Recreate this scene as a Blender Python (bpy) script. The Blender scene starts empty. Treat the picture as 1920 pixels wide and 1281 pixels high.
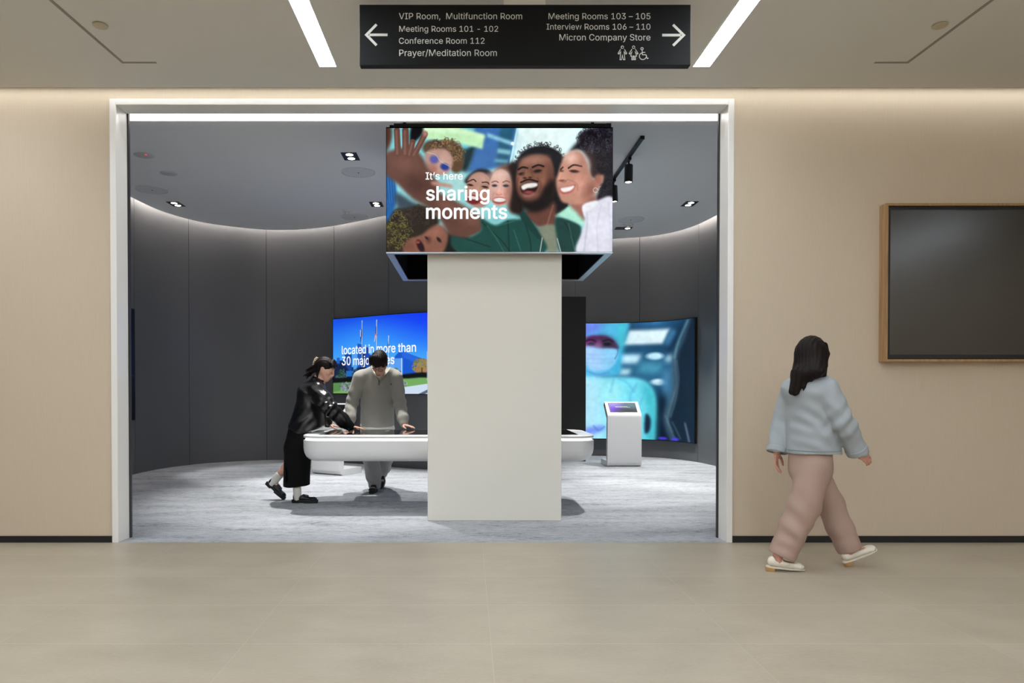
import bpy, bmesh, math, random
import numpy as np
from mathutils import Vector, Matrix
from mathutils.geometry import tessellate_polygon

scene = bpy.context.scene
C = scene.collection
R = math.radians
rng = np.random.default_rng(7)
random.seed(7)

# ---------------------------------------------------------------- camera
F = 1344.0                       # focal length in pixels of the 1920x1281 frame
VX, VY = 878.0, 725.0            # vanishing point of the corridor's depth lines
EYE = 1.24
PITCH = 0.0125
CY = VY + F * math.tan(PITCH)
cam_data = bpy.data.cameras.new('camera')
cam = bpy.data.objects.new('camera', cam_data)
C.objects.link(cam)
cam.location = (0, 0, EYE)
cam.rotation_euler = (math.pi / 2 - PITCH, 0, 0)
cam_data.sensor_width = 36
cam_data.lens = F * 36 / 1920
cam_data.shift_x = (960 - VX) / 1920
cam_data.shift_y = (CY - 640.5) / 1920
cam_data.clip_start = 0.05
scene.camera = cam

_cp, _sp = math.cos(PITCH), math.sin(PITCH)
def ray(px, py):
    a, b = (px - VX) / F, (CY - py) / F
    return Vector((a, _cp + b * _sp, -_sp + b * _cp))
def P(px, py, Y):
    "point of the place seen at a pixel, at depth Y"
    d = ray(px, py); t = Y / d.y
    return Vector((d.x * t, Y, EYE + d.z * t))
def PZ(px, py, Z):
    d = ray(px, py); t = (Z - EYE) / d.z
    return Vector((d.x * t, d.y * t, Z))

# ---------------------------------------------------------------- world and exposure
scene.view_settings.view_transform = 'Standard'
scene.view_settings.look = 'None'
scene.view_settings.exposure = 0.0
scene.view_settings.gamma = 1.0
scene.view_settings.use_curve_mapping = False
world = bpy.data.worlds.new('world')
scene.world = world
world.use_nodes = True
world.node_tree.nodes['Background'].inputs[0].default_value = (0.9, 0.95, 1.0, 1)
world.node_tree.nodes['Background'].inputs[1].default_value = 0.03

# energies
E_STRIP = 36.5        # corridor ceiling strips (emission)
E_BULK = 5.5          # showroom entrance strip (emission)
E_WASH = 2.0          # corridor wall washer, W per metre
E_COVE = 70.0          # showroom wall washer, emission
E_DOWN = 410.0        # twin downlights, W
E_TRACK = 350.0       # track spots, W

# room heights
ZC, ZI, YW = 3.52, 3.85, 5.69

# ---------------------------------------------------------------- materials
def lin(c):
    c = np.asarray(c, float) / 255.0
    return np.where(c <= 0.04045, c / 12.92, ((c + 0.055) / 1.055) ** 2.4)
def rgba(c):
    r = lin(c); return (float(r[0]), float(r[1]), float(r[2]), 1.0)
MATS = {}
def mat(name, col, rough=0.5, metal=0.0, spec=0.5, bump=None, var=None, attr=False, emit=None, estr=1.0, coat=0.0, sheen=0.0):
    if name in MATS: return MATS[name]
    m = bpy.data.materials.new(name); m.use_nodes = True
    nt = m.node_tree; N = nt.nodes; L = nt.links
    b = N['Principled BSDF']
    b.inputs['Base Color'].default_value = rgba(col)
    b.inputs['Roughness'].default_value = rough
    b.inputs['Metallic'].default_value = metal
    b.inputs['Specular IOR Level'].default_value = spec
    b.inputs['Coat Weight'].default_value = coat
    if sheen: b.inputs['Sheen Weight'].default_value = sheen
    if emit is not None:
        b.inputs['Emission Color'].default_value = rgba(emit)
        b.inputs['Emission Strength'].default_value = estr
    if attr:
        a = N.new('ShaderNodeVertexColor'); a.layer_name = 'Col'
        if attr == 'emit':
            L.new(a.outputs[0], b.inputs['Emission Color']); b.inputs['Emission Strength'].default_value = estr
        else:
            L.new(a.outputs[0], b.inputs['Base Color'])
    if bump or var:
        tc = N.new('ShaderNodeTexCoord'); mp = N.new('ShaderNodeMapping')
        L.new(tc.outputs['Object'], mp.inputs[0])
        sc = (bump or var)[0]
        mp.inputs['Scale'].default_value = sc if isinstance(sc, tuple) else (sc, sc, sc)
        nz = N.new('ShaderNodeTexNoise'); nz.inputs['Scale'].default_value = 1.0; nz.inputs['Detail'].default_value = 4
        L.new(mp.outputs[0], nz.inputs[0])
        if bump:
            bp = N.new('ShaderNodeBump'); bp.inputs['Strength'].default_value = bump[1]; bp.inputs['Distance'].default_value = 0.01
            L.new(nz.outputs[0], bp.inputs['Height']); L.new(bp.outputs[0], b.inputs['Normal'])
        if var:
            mx = N.new('ShaderNodeMix'); mx.data_type = 'RGBA'
            mx.inputs[6].default_value = rgba(col); mx.inputs[7].default_value = rgba(var[1])
            rp = N.new('ShaderNodeMapRange'); rp.inputs[1].default_value = 0.35; rp.inputs[2].default_value = 0.65
            L.new(nz.outputs[0], rp.inputs[0]); L.new(rp.outputs[0], mx.inputs[0]); L.new(mx.outputs[2], b.inputs['Base Color'])
    MATS[name] = m
    return m
def emitter(name, col, strength):
    if name in MATS: return MATS[name]
    m = bpy.data.materials.new(name); m.use_nodes = True
    nt = m.node_tree; nt.nodes.clear()
    e = nt.nodes.new('ShaderNodeEmission'); o = nt.nodes.new('ShaderNodeOutputMaterial')
    e.inputs[0].default_value = rgba(col); e.inputs[1].default_value = strength
    nt.links.new(e.outputs[0], o.inputs[0]); MATS[name] = m
    return m

def tile_floor_mat():
    m = bpy.data.materials.new('stone tile'); m.use_nodes = True
    nt = m.node_tree; N = nt.nodes; L = nt.links; b = N['Principled BSDF']
    geo = N.new('ShaderNodeNewGeometry'); sep = N.new('ShaderNodeSeparateXYZ'); L.new(geo.outputs['Position'], sep.inputs[0])
    def math_(op, a, v=None, w=None):
        n = N.new('ShaderNodeMath'); n.operation = op
        if isinstance(a, (int, float)): n.inputs[0].default_value = a
        else: L.new(a, n.inputs[0])
        if v is not None:
            if isinstance(v, (int, float)): n.inputs[1].default_value = v
            else: L.new(v, n.inputs[1])
        return n.outputs[0]
    def line(sock, off, pitch, half):
        a = math_('DIVIDE', math_('SUBTRACT', sock, off), pitch)
        fr = math_('ABSOLUTE', math_('SUBTRACT', math_('FRACT', math_('ADD', a, 0.5)), 0.5))
        return math_('LESS_THAN', math_('MULTIPLY', fr, pitch), half), math_('FLOOR', a)
    lx, ix = line(sep.outputs[0], 0.11, 1.19, 0.0011)
    ly, iy = line(sep.outputs[1], 5.285, 0.615, 0.0024)
    joint = math_('MAXIMUM', lx, ly)
    mp = N.new('ShaderNodeMapping'); mp.inputs['Scale'].default_value = (1.3, 2.3, 1); L.new(geo.outputs['Position'], mp.inputs[0])
    n1 = N.new('ShaderNodeTexNoise'); n1.inputs['Scale'].default_value = 1.6; n1.inputs['Detail'].default_value = 8; n1.inputs['Roughness'].default_value = 0.65
    L.new(mp.outputs[0], n1.inputs[0])
    n2 = N.new('ShaderNodeTexNoise'); n2.inputs['Scale'].default_value = 34; n2.inputs['Detail'].default_value = 4; L.new(mp.outputs[0], n2.inputs[0])
    n3 = N.new('ShaderNodeTexWhiteNoise'); n3.noise_dimensions = '2D'
    cb = N.new('ShaderNodeCombineXYZ'); L.new(ix, cb.inputs[0]); L.new(iy, cb.inputs[1]); L.new(cb.outputs[0], n3.inputs['Vector'])
    s = math_('ADD', math_('ADD', math_('MULTIPLY', n1.outputs[0], 0.85), math_('MULTIPLY', n2.outputs[0], 0.34)), math_('MULTIPLY', n3.outputs[0], 0.10))
    rp = N.new('ShaderNodeValToRGB'); L.new(s, rp.inputs[0])
    rp.color_ramp.elements[0].position = 0.32; rp.color_ramp.elements[0].color = rgba((158, 147, 128))
    rp.color_ramp.elements[1].position = 0.95; rp.color_ramp.elements[1].color = rgba((186, 175, 156))
    mx = N.new('ShaderNodeMix'); mx.data_type = 'RGBA'; L.new(joint, mx.inputs[0]); L.new(rp.outputs[0], mx.inputs[6]); mx.inputs[7].default_value = rgba((190, 181, 164))
    L.new(mx.outputs[2], b.inputs['Base Color'])
    b.inputs['Specular IOR Level'].default_value = 0.45
    rr = N.new('ShaderNodeMapRange'); rr.inputs[3].default_value = 0.30; rr.inputs[4].default_value = 0.44; L.new(n1.outputs[0], rr.inputs[0]); L.new(rr.outputs[0], b.inputs['Roughness'])
    bp = N.new('ShaderNodeBump'); bp.inputs['Strength'].default_value = 0.12; bp.inputs['Distance'].default_value = 0.004; L.new(n2.outputs[0], bp.inputs['Height']); L.new(bp.outputs[0], b.inputs['Normal'])
    return m
def carpet_mat():
    m = bpy.data.materials.new('grey carpet'); m.use_nodes = True
    nt = m.node_tree; N = nt.nodes; L = nt.links; b = N['Principled BSDF']
    geo = N.new('ShaderNodeNewGeometry')
    def noise(sc, scale, det):
        mp = N.new('ShaderNodeMapping'); mp.inputs['Scale'].default_value = sc; L.new(geo.outputs['Position'], mp.inputs[0])
        n = N.new('ShaderNodeTexNoise'); n.inputs['Scale'].default_value = scale; n.inputs['Detail'].default_value = det; n.inputs['Roughness'].default_value = 0.7
        L.new(mp.outputs[0], n.inputs[0]); return n.outputs[0]
    a = noise((1, 3.5, 1), 1.3, 8); c = noise((1, 2.6, 1), 13, 6); d = noise((1, 1.5, 1), 80, 3)
    def mul(x, k):
        n = N.new('ShaderNodeMath'); n.operation = 'MULTIPLY'; L.new(x, n.inputs[0]); n.inputs[1].default_value = k; return n.outputs[0]
    def add(x, y):
        n = N.new('ShaderNodeMath'); n.operation = 'ADD'; L.new(x, n.inputs[0]); L.new(y, n.inputs[1]); return n.outputs[0]
    s = add(add(mul(a, 0.36), mul(c, 0.38)), mul(d, 0.30))
    rp = N.new('ShaderNodeValToRGB'); L.new(s, rp.inputs[0])
    e = rp.color_ramp.elements
    e[0].position = 0.40; e[0].color = rgba((98, 100, 105)); e[1].position = 0.60; e[1].color = rgba((190, 193, 198))
    x = e.new(0.49); x.color = rgba((165, 168, 172))
    L.new(rp.outputs[0], b.inputs['Base Color']); b.inputs['Roughness'].default_value = 0.95; b.inputs['Specular IOR Level'].default_value = 0.1
    bp = N.new('ShaderNodeBump'); bp.inputs['Strength'].default_value = 0.5; bp.inputs['Distance'].default_value = 0.01; L.new(d, bp.inputs['Height']); L.new(bp.outputs[0], b.inputs['Normal'])
    return m
def wood_mat():
    m = bpy.data.materials.new('oak'); m.use_nodes = True
    nt = m.node_tree; N = nt.nodes; L = nt.links; b = N['Principled BSDF']
    tc = N.new('ShaderNodeTexCoord'); mp = N.new('ShaderNodeMapping'); mp.inputs['Scale'].default_value = (60, 60, 3); L.new(tc.outputs['Object'], mp.inputs[0])
    n = N.new('ShaderNodeTexNoise'); n.inputs['Detail'].default_value = 5; n.inputs['Scale'].default_value = 1; L.new(mp.outputs[0], n.inputs[0])
    rp = N.new('ShaderNodeValToRGB'); L.new(n.outputs[0], rp.inputs[0])
    rp.color_ramp.elements[0].position = 0.3; rp.color_ramp.elements[0].color = rgba((150, 116, 78))
    rp.color_ramp.elements[1].position = 0.75; rp.color_ramp.elements[1].color = rgba((184, 149, 106))
    L.new(rp.outputs[0], b.inputs['Base Color']); b.inputs['Roughness'].default_value = 0.5
    return m

M_WALL = mat('beige wall fabric', (206, 190, 168), 0.75, spec=0.25, bump=((260, 260, 9), 0.05), var=((60, 60, 1.6), (203, 187, 165)))
M_CEIL = mat('corridor ceiling paint', (216, 213, 206), 0.85, spec=0.2)
M_FLOOR = tile_floor_mat()
M_CARPET = carpet_mat()
M_DARKWALL = mat('dark grey laminate', (103, 104, 106), 0.42, spec=0.4)
M_GAP = mat('dark joint', (14, 14, 15), 0.8)
M_ICEIL = mat('showroom ceiling paint', (244, 244, 243), 0.45, spec=0.35)
M_FRAME = mat('white painted steel', (236, 234, 230), 0.32, spec=0.5)
M_COLUMN = mat('warm white column paint', (226, 222, 212), 0.7, spec=0.3)
M_BLACK = mat('black plastic', (16, 16, 17), 0.45)
M_VOID = mat('matt black lining', (9, 9, 9), 0.9, spec=0.1)
M_SIGN = mat('black sign metal', (15, 16, 17), 0.6, spec=0.22)
M_SIGNTXT = mat('sign lettering', (222, 222, 216), 0.6)
M_WHITE = mat('white lacquer', (230, 230, 230), 0.28, spec=0.5)
M_GLASS = mat('black touch glass', (7, 8, 9), 0.06, spec=0.6)
M_TV = mat('dark tv glass', (15, 15, 16), 0.22, spec=1.0)
M_OAK = wood_mat()
M_ALU = mat('brushed aluminium trim', (176, 178, 182), 0.35, metal=0.6)
M_LAMP = emitter('lamp glow', (255, 250, 240), 14)
M_STRIP = emitter('strip light', (236, 245, 255), E_STRIP)
M_BULK = emitter('entrance strip light', (255, 252, 248), E_BULK)
M_COVE = emitter('cove led', (255, 244, 236), E_COVE)
M_LED = emitter('table led line', (255, 254, 250), 5.0)
M_TEXT = emitter('screen lettering', (255, 255, 255), 1.0)
M_SCREEN = mat('lit picture screen', (4, 4, 4), 0.5, spec=0.15, attr='emit', estr=1.0)

# ---------------------------------------------------------------- mesh helpers
class MB:
    def __init__(s): s.v = []; s.f = []; s.m = []; s.cm = 0
    def add(s, vs, fs):
        n = len(s.v); s.v += [tuple(p) for p in vs]; s.f += [tuple(i + n for i in f) for f in fs]; s.m += [s.cm] * len(fs)
        return s
    def box(s, lo, hi):
        x0, y0, z0 = lo; x1, y1, z1 = hi
        return s.add([(x0,y0,z0),(x1,y0,z0),(x1,y1,z0),(x0,y1,z0),(x0,y0,z1),(x1,y0,z1),(x1,y1,z1),(x0,y1,z1)],
                     [(0,3,2,1),(4,5,6,7),(0,1,5,4),(1,2,6,5),(2,3,7,6),(3,0,4,7)])
    def prism(s, poly, fn, a, b):
        "extrude a 2d polygon: fn(u,v,w) gives the 3d point; w from a to b"
        n = len(poly)
        vs = [fn(u, v, a) for u, v in poly] + [fn(u, v, b) for u, v in poly]
        tris = tessellate_polygon([[Vector((u, v, 0)) for u, v in poly]])
        fs = [tuple(t) for t in tris] + [tuple(i + n for i in reversed(t)) for t in tris]
        fs += [(i, (i + 1) % n, n + (i + 1) % n, n + i) for i in range(n)]
        return s.add(vs, fs)
    def rings(s, rings, cap=True):
        n = len(rings[0]); vs = [p for r in rings for p in r]; fs = []
        for k in range(len(rings) - 1):
            for i in range(n):
                j = (i + 1) % n
                fs.append((k*n+i, k*n+j, (k+1)*n+j, (k+1)*n+i))
        if cap:
            fs.append(tuple(reversed(range(n)))); fs.append(tuple(range((len(rings)-1)*n, len(rings)*n)))
        return s.add(vs, fs)
    def lathe(s, prof, c=(0,0,0), n=32):
        c = Vector(c)
        return s.rings([[c + Vector((r*math.cos(2*math.pi*i/n), r*math.sin(2*math.pi*i/n), z)) for i in range(n)] for r, z in prof])
    def tube(s, pts, r, n=8):
        pts = [Vector(p) for p in pts]; rs = r if isinstance(r, (list, tuple)) else [r] * len(pts)
        up = None; rings = []
        for i, p in enumerate(pts):
            t = (pts[min(i+1, len(pts)-1)] - pts[max(i-1, 0)]).normalized()
            if up is None: up = Vector((0,0,1)) if abs(t.z) < 0.9 else Vector((1,0,0))
            u = (up - t * up.dot(t)).normalized(); w = t.cross(u); up = u
            rings.append([p + (u*math.cos(2*math.pi*k/n) + w*math.sin(2*math.pi*k/n)) * rs[i] for k in range(n)])
        return s.rings(rings)
    def build(s, name, mats, parent=None, smooth=False, bevel=0.0, segs=2, fix=True):
        me = bpy.data.meshes.new(name); me.from_pydata(s.v, [], s.f)
        for m in (mats if isinstance(mats, (list, tuple)) else [mats]): me.materials.append(m)
        me.polygons.foreach_set('material_index', s.m)
        if fix:
            bm = bmesh.new(); bm.from_mesh(me); bmesh.ops.recalc_face_normals(bm, faces=bm.faces); bm.to_mesh(me); bm.free()
        o = bpy.data.objects.new(name, me); C.objects.link(o)
        if parent is not None: o.parent = parent
        if smooth:
            for p in me.polygons: p.use_smooth = True
            me.set_sharp_from_angle(angle=R(38))
        if bevel:
            md = o.modifiers.new('bevel', 'BEVEL'); md.width = bevel; md.segments = segs; md.limit_method = 'ANGLE'; md.angle_limit = R(40)
        me.update()
        return o
def relocate(o, loc):
    "put the origin of a mesh built in place at loc"
    o.data.transform(Matrix.Translation(-Vector(loc))); o.location = loc
    return o
def tag(o, label, cat, group=None):
    o['label'] = label; o['category'] = cat
    if group: o['group'] = group
    return o
def thing(name, loc, label, cat, group=None):
    o = bpy.data.objects.new(name, None); C.objects.link(o); o.location = loc
    o.empty_display_size = 0.1
    return tag(o, label, cat, group)
def struct(o):
    o['kind'] = 'structure'; return o
def adopt(o, parent):
    "parent a mesh built in world coordinates to an Empty that is only translated"
    o.parent = parent
    o.matrix_parent_inverse = Matrix.Translation(-Vector(parent.location))
    return o
def copy_tree(o, parent=None):
    c = o.copy(); C.objects.link(c)
    if parent is not None: c.parent = parent
    for ch in list(o.children): copy_tree(ch, c)
    return c
def light(kind, name, loc, rot, energy, col=(1,1,1), parent=None, **kw):
    d = bpy.data.lights.new(name, kind); d.energy = energy; d.color = col
    for k, v in kw.items(): setattr(d, k, v)
    o = bpy.data.objects.new(name, d); C.objects.link(o); o.location = loc; o.rotation_euler = rot
    if parent is not None: o.parent = parent
    return o

# ---------------------------------------------------------------- lettering
try:
    FONT = bpy.data.fonts.load(bpy.utils.system_resource('DATAFILES', path='fonts') + '/Inter.woff2')
except Exception:
    FONT = None
def text_mesh(body, weight=0.0, depth=0.0, spacing=1.0):
    cu = bpy.data.curves.new('lettering', 'FONT'); cu.body = body
    if FONT: cu.font = FONT
    cu.size = 1; cu.bevel_depth = weight; cu.bevel_resolution = 0; cu.extrude = depth; cu.space_character = spacing; cu.resolution_u = 4
    o = bpy.data.objects.new('lettering', cu); C.objects.link(o)
    bpy.context.view_layer.update()
    me = bpy.data.meshes.new_from_object(o.evaluated_get(bpy.context.evaluated_depsgraph_get()))
    bpy.data.objects.remove(o); bpy.data.curves.remove(cu)
    return me
def lettering(body, x0, x1, fn, m, parent, weight=0.0, depth=0.0, name='lettering', spacing=1.0, ysc=1.0):
    "text between x0 and x1 on the baseline v=0; fn(u, v, w) maps to the place"
    me = text_mesh(body, weight, depth, spacing)
    xs = [v.co.x for v in me.vertices]; k = (x1 - x0) / (max(xs) - min(xs)); mn = min(xs)
    src = [v.co.x for v in me.vertices]
    for v in me.vertices:
        v.co = fn(x0 + (v.co.x - mn) * k, v.co.y * k * ysc, v.co.z * k)
    # one part per word: pieces closer than a space stay together
    polys = [list(p.vertices) for p in me.polygons]; co = [v.co.copy() for v in me.vertices]
    iv = sorted((min(src[i] for i in p), max(src[i] for i in p), k) for k, p in enumerate(polys))
    groups, end = [], None
    for x_, X_, k in iv:
        if end is None or x_ > end + 0.17: groups.append([]); end = X_
        groups[-1].append(k); end = max(end, X_)
    bpy.data.meshes.remove(me)
    for g in groups:
        used = sorted({i for k in g for i in polys[k]}); idx = {v: n for n, v in enumerate(used)}
        m2 = bpy.data.meshes.new(name); m2.from_pydata([co[i] for i in used], [], [[idx[i] for i in polys[k]] for k in g]); m2.materials.append(m)
        o = bpy.data.objects.new(name, m2); C.objects.link(o)
        if parent is not None: adopt(o, parent)
def strokes2d(mb, pts, w, fn, h, closed=False):
    "flat ribbon along a polyline, thickness h"
    pts = [Vector((p[0], p[1])) for p in pts]
    if closed: pts = pts + [pts[0], pts[1]]
    n = len(pts); L_, R_ = [], []
    for i in range(n):
        a = pts[max(i-1, 0)]; b = pts[min(i+1, n-1)]
        if closed and i == 0: a = pts[n-3]
        if closed and i == n-1: b = pts[2]
        d1 = (pts[i]-a); d2 = (b-pts[i])
        d1 = d1.normalized() if d1.length > 1e-9 else d2.normalized(); d2 = d2.normalized() if d2.length > 1e-9 else d1
        t = (d1 + d2); t = t.normalized() if t.length > 1e-6 else d1
        nrm = Vector((-t.y, t.x)); c = max(0.35, nrm.dot(Vector((-d1.y, d1.x))))
        L_.append(pts[i] + nrm * w/2 / c); R_.append(pts[i] - nrm * w/2 / c)
    rng_ = n - 1
    for i in range(rng_):
        q = [L_[i], L_[i+1], R_[i+1], R_[i]]
        vs = [fn(p.x, p.y, h) for p in q] + [fn(p.x, p.y, 0) for p in q]
        mb.add(vs, [(0,1,2,3),(7,6,5,4),(0,4,5,1),(2,6,7,3),(1,5,6,2),(3,7,4,0)])
    return mb
def circle2d(cx, cy, r, a0=0, a1=360, n=20):
    return [(cx + r*math.cos(R(a0+(a1-a0)*i/n)), cy + r*math.sin(R(a0+(a1-a0)*i/n))) for i in range(n+1)]
# ---------------------------------------------------------------- the showroom's curved wall in plan
def catmull(pts, per=14):
    pts = [Vector(p) for p in pts]; out = []
    q = [2*pts[0]-pts[1]] + pts + [2*pts[-1]-pts[-2]]
    for i in range(1, len(q)-2):
        for k in range(per):
            t = k/per; a, b, c, d = q[i-1], q[i], q[i+1], q[i+2]
            out.append(0.5*((2*b)+(c-a)*t+(2*a-5*b+4*c-d)*t*t+(3*b-a-3*c+d)*t*t*t))
    return out + [pts[-1]]
WALLPTS = catmull([(-5.0,6.02),(-4.9,8.0),(-4.75,9.85),(-4.66,10.7),(-4.41,11.32),(-4.05,11.72),(-3.4,12.06),(-2.78,12.04),(-2.2,11.8),(-1.7,11.45),
                   (-1.2,11.06),(-.61,10.72),(-.05,10.62),(.45,10.85),(.8,11.4),(1.05,12.05),(1.42,12.52),(1.9,12.78),(2.4,12.82),(3.02,12.66),(3.44,12.36),(3.74,11.8),
                   (3.88,11.0),(3.98,10.0),(4.05,8.0),(4.1,6.02)], 12)
WS = [0.0]
for i in range(1, len(WALLPTS)): WS.append(WS[-1] + (WALLPTS[i]-WALLPTS[i-1]).length)
def W(s, off=0.0, z=0.0):
    "point on the curved wall at arc length s, off metres into the room"
    s = min(max(s, 0), WS[-1]-1e-6)
    i = int(np.searchsorted(WS, s, side='right')) - 1
    i = min(i, len(WALLPTS)-2)
    t = (s-WS[i])/(WS[i+1]-WS[i])
    p = WALLPTS[i].lerp(WALLPTS[i+1], t)
    def tan(j):
        a = WALLPTS[max(j-1,0)]; b = WALLPTS[min(j+1,len(WALLPTS)-1)]
        return (b-a).normalized()
    tg = tan(i).lerp(tan(i+1), t).normalized()
    return Vector((p.x+tg.y*off, p.y-tg.x*off, z))
def s_at(px, lo=3.0, hi=None):
    best = None
    for k in range(4000):
        s = lo + ((hi or WS[-1]-3)-lo)*k/3999
        q = W(s)
        e = abs(VX + q.x*F/q.y - px)
        if best is None or e < best[0]: best = (e, s)
    return best[1]
S_MID = s_at(878, 8.0)
def sl(px): return s_at(px, 3.0, S_MID)
def sr(px): return s_at(px, S_MID+2.6, WS[-1]-3)

# ---------------------------------------------------------------- the setting: corridor
XL, XR, YB = -6.5, 8.0, -9.0
b = MB().box((XL, YB, -0.05), (XR, YW, 0)); struct(b.build('floor', M_FLOOR))
OX0, OX1, OZ1 = P(209, 500, YW).x, P(1374, 500, YW).x, P(900, 187, YW).z     # outer size of the portal
b = MB()
b.box((XL, YW, 0), (OX0, YW+0.15, 4.0)); b.box((OX1, YW, 0), (XR, YW+0.15, 4.0)); b.box((OX0, YW, OZ1), (OX1, YW+0.15, 4.0))
struct(b.build('wall_front', M_WALL))
for nm, x0, x1 in (('baseboard_left', XL, OX0), ('baseboard_right', OX1, XR)):
    struct(MB().box((x0, YW-0.012, 0), (x1, YW-0.0005, 0.052)).build(nm, M_BLACK))
struct(MB().box((XL-0.12, YB, 0), (XL, YW, 4.0)).build('wall_left', M_WALL))
struct(MB().box((XR, YB, 0), (XR+0.12, YW, 4.0)).build('wall_right', M_WALL))
struct(MB().box((XL-0.12, YB-0.12, 0), (XR+0.12, YB, 4.0)).build('wall_back', M_WALL))
# corridor ceiling: slab with a slot along the front wall, shallow panel grooves cut through its skin
YE = 5.49
g1 = [PZ(95, 0, ZC), PZ(230, 117, ZC), PZ(293, 117, ZC)]
g2 = [PZ(1860, 0, ZC), PZ(1702, 117, ZC), PZ(1640, 117, ZC)]
b = MB()
b.box((XL, YB, ZC), (XR, YE, ZC+0.08)); b.cm = 1
o = b.build('ceiling', [M_CEIL, M_GAP]); struct(o)
b = MB()
for g in (g1, g2):
    far = g[1] + (g[0]-g[1]).normalized()*6.0
    strokes2d(b, [(far.x, far.y), (g[1].x, g[1].y), (g[2].x, g[2].y)], 0.020, lambda u, v, w: Vector((u, v, ZC-w)), 0.003)
struct(b.build('trim_ceiling', mat('ceiling joint', (150, 146, 138), 0.9, spec=0.1)))
struct(MB().box((XL-0.2, YB-0.2, 4.0), (XR+0.2, YW+0.16, 4.06)).build('ceiling_slab', M_CEIL))
light('AREA', 'wall_washer', ((XL+XR)/2, YW-0.09, ZC+0.10), (R(-14), 0, 0), E_WASH*(XR-XL), (0.95, 0.98, 1.0), shape='RECTANGLE', size=XR-XL-0.2, size_y=0.03)

# portal: a white steel frame standing a little proud of the wall
D0, D1 = YW-0.02, YW+0.17
ix0, ix1, iz = P(218.5, 500, D0).x, P(1364.5, 500, D0).x, P(900, 196.5, D0).z
fr = thing('portal_frame', (0, D0, 0), 'wide white steel portal frame around the showroom opening in the beige wall', 'door frame')
for nm, lo, hi in (('jamb', (OX0, D0, 0), (ix0, D1, OZ1)), ('jamb', (ix1, D0, 0), (OX1, D1, OZ1)), ('header', (ix0, D0, iz), (ix1, D1, OZ1))):
    adopt(MB().box(lo, hi).build(nm, M_FRAME, bevel=0.004), fr)
for x0, x1 in ((ix0-0.05, ix0+0.010), (ix1-0.010, ix1+0.05)):
    adopt(MB().box((x0, D1+0.0005, 0), (x1, D1+0.03, OZ1)).build('seal_strip', mat('dark grey seal', (48, 48, 50), 0.5)), fr)

# ---------------------------------------------------------------- the setting: showroom
b = MB()
b.prism([(p.x, p.y) for p in WALLPTS[::3]] + [(4.1, YW), (-5.0, YW)], lambda u, v, w: Vector((u, v, w)), -0.05, 0.0)
struct(b.build('floor_carpet', M_CARPET))
struct(MB().box((-5.4, YW+0.16, 0), (OX0, YW+0.24, 4.2)).build('wall_inside_left', M_DARKWALL))
struct(MB().box((OX1, YW+0.16, 0), (4.5, YW+0.24, 4.2)).build('wall_inside_right', M_DARKWALL))
struct(MB().box((OX0, YW+0.16, ZI-0.30), (OX1, YW+0.24, 4.2)).build('wall_inside_top', M_DARKWALL))
seams = [0.0, 1.3, 2.5, sl(253)] + [sl(x) for x in (355, 500, 627, 728.5)]
mid = [seams[-1] + (sr(1078)-seams[-1])*k/4 for k in (1, 2, 3)]
seams = seams + mid + [sr(1078), sr(1199), sr(1309)]
e = seams[-1]
while e + 1.4 < WS[-1]: e += 1.2; seams.append(e)
seams.append(WS[-1])
b = MB()
def strip(b, s0, s1, z0, z1, o0, o1, n):
    "solid curved slab following the wall from arc length s0 to s1"
    rings = []
    for k in range(n+1):
        s = s0+(s1-s0)*k/n
        rings.append([W(s, o1, z0), W(s, o0, z0), W(s, o0, z1), W(s, o1, z1)])
    b.rings(rings)
for k in range(len(seams)-1):
    strip(b, seams[k]+0.004, seams[k+1]-0.004, 0, 4.2, -0.03, 0, 12)
b.cm = 1
strip(b, 0, WS[-1], 0, 4.2, -0.12, -0.03, 150)
struct(b.build('wall_curved', [M_DARKWALL, M_GAP], smooth=True))
# showroom ceiling, held off the wall by a lit slot
GAP = 0.10
inner = [W(WS[-1]*k/220, GAP) for k in range(221)]
b = MB(); b.prism([(p.x, p.y) for p in inner] + [(4.0, YW+0.25), (-4.9, YW+0.25)], lambda u, v, w: Vector((u, v, w)), ZI, ZI+0.04)
struct(b.build('ceiling_showroom', M_ICEIL))
b = MB(); outer = [W(WS[-1]*k/150, -0.12) for k in range(151)]
b.prism([(p.x, p.y) for p in outer] + [(4.4, YW+0.2), (-5.3, YW+0.2)], lambda u, v, w: Vector((u, v, w)), 4.2, 4.26)
struct(b.build('ceiling_showroom_slab', M_ICEIL))
b = MB(); strip(b, 0.3, WS[-1]-0.3, 4.05, 4.065, 0.035, 0.065, 220)
tag(b.build('cove_light', M_COVE), 'hidden cove light line along the top of the curved grey wall', 'light')
# lowered edge just inside the opening with a white light line in it
ZB = 3.52
y0, y1 = PZ(800, 210.5, ZB).y, PZ(800, 227, ZB).y
b = MB(); b.box((-3.6, YW+0.245, ZB), (4.0, y0, ZI-0.001)); b.box((-3.6, y1, ZB), (4.0, y1+0.03, ZI-0.001)); b.box((-3.6, y0, ZB+0.05), (4.0, y1, ZI-0.001))
struct(b.build('trim_bulkhead', M_ICEIL))
struct(MB().box((-3.9, y1+0.031, ZI-0.022), (4.0, PZ(800, 235, ZI-0.022).y, ZI-0.0005)).build('trim_ceiling_edge', mat('pale ceiling border', (250, 249, 246), 0.6)))
tag(MB().box((-3.6, y0+0.002, ZB+0.004), (4.0, y1-0.002, ZB+0.045)).build('linear_light', M_BULK), 'long white light line across the showroom ceiling behind the portal header', 'light')

# ---------------------------------------------------------------- column
CF = 6.61
cx0, cx1 = P(801.5, 700, CF).x, P(1053, 700, CF).x
struct(MB().box((cx0, CF, 0), (cx1, CF+0.45, ZI)).build('column', M_COLUMN, bevel=0.004))

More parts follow.
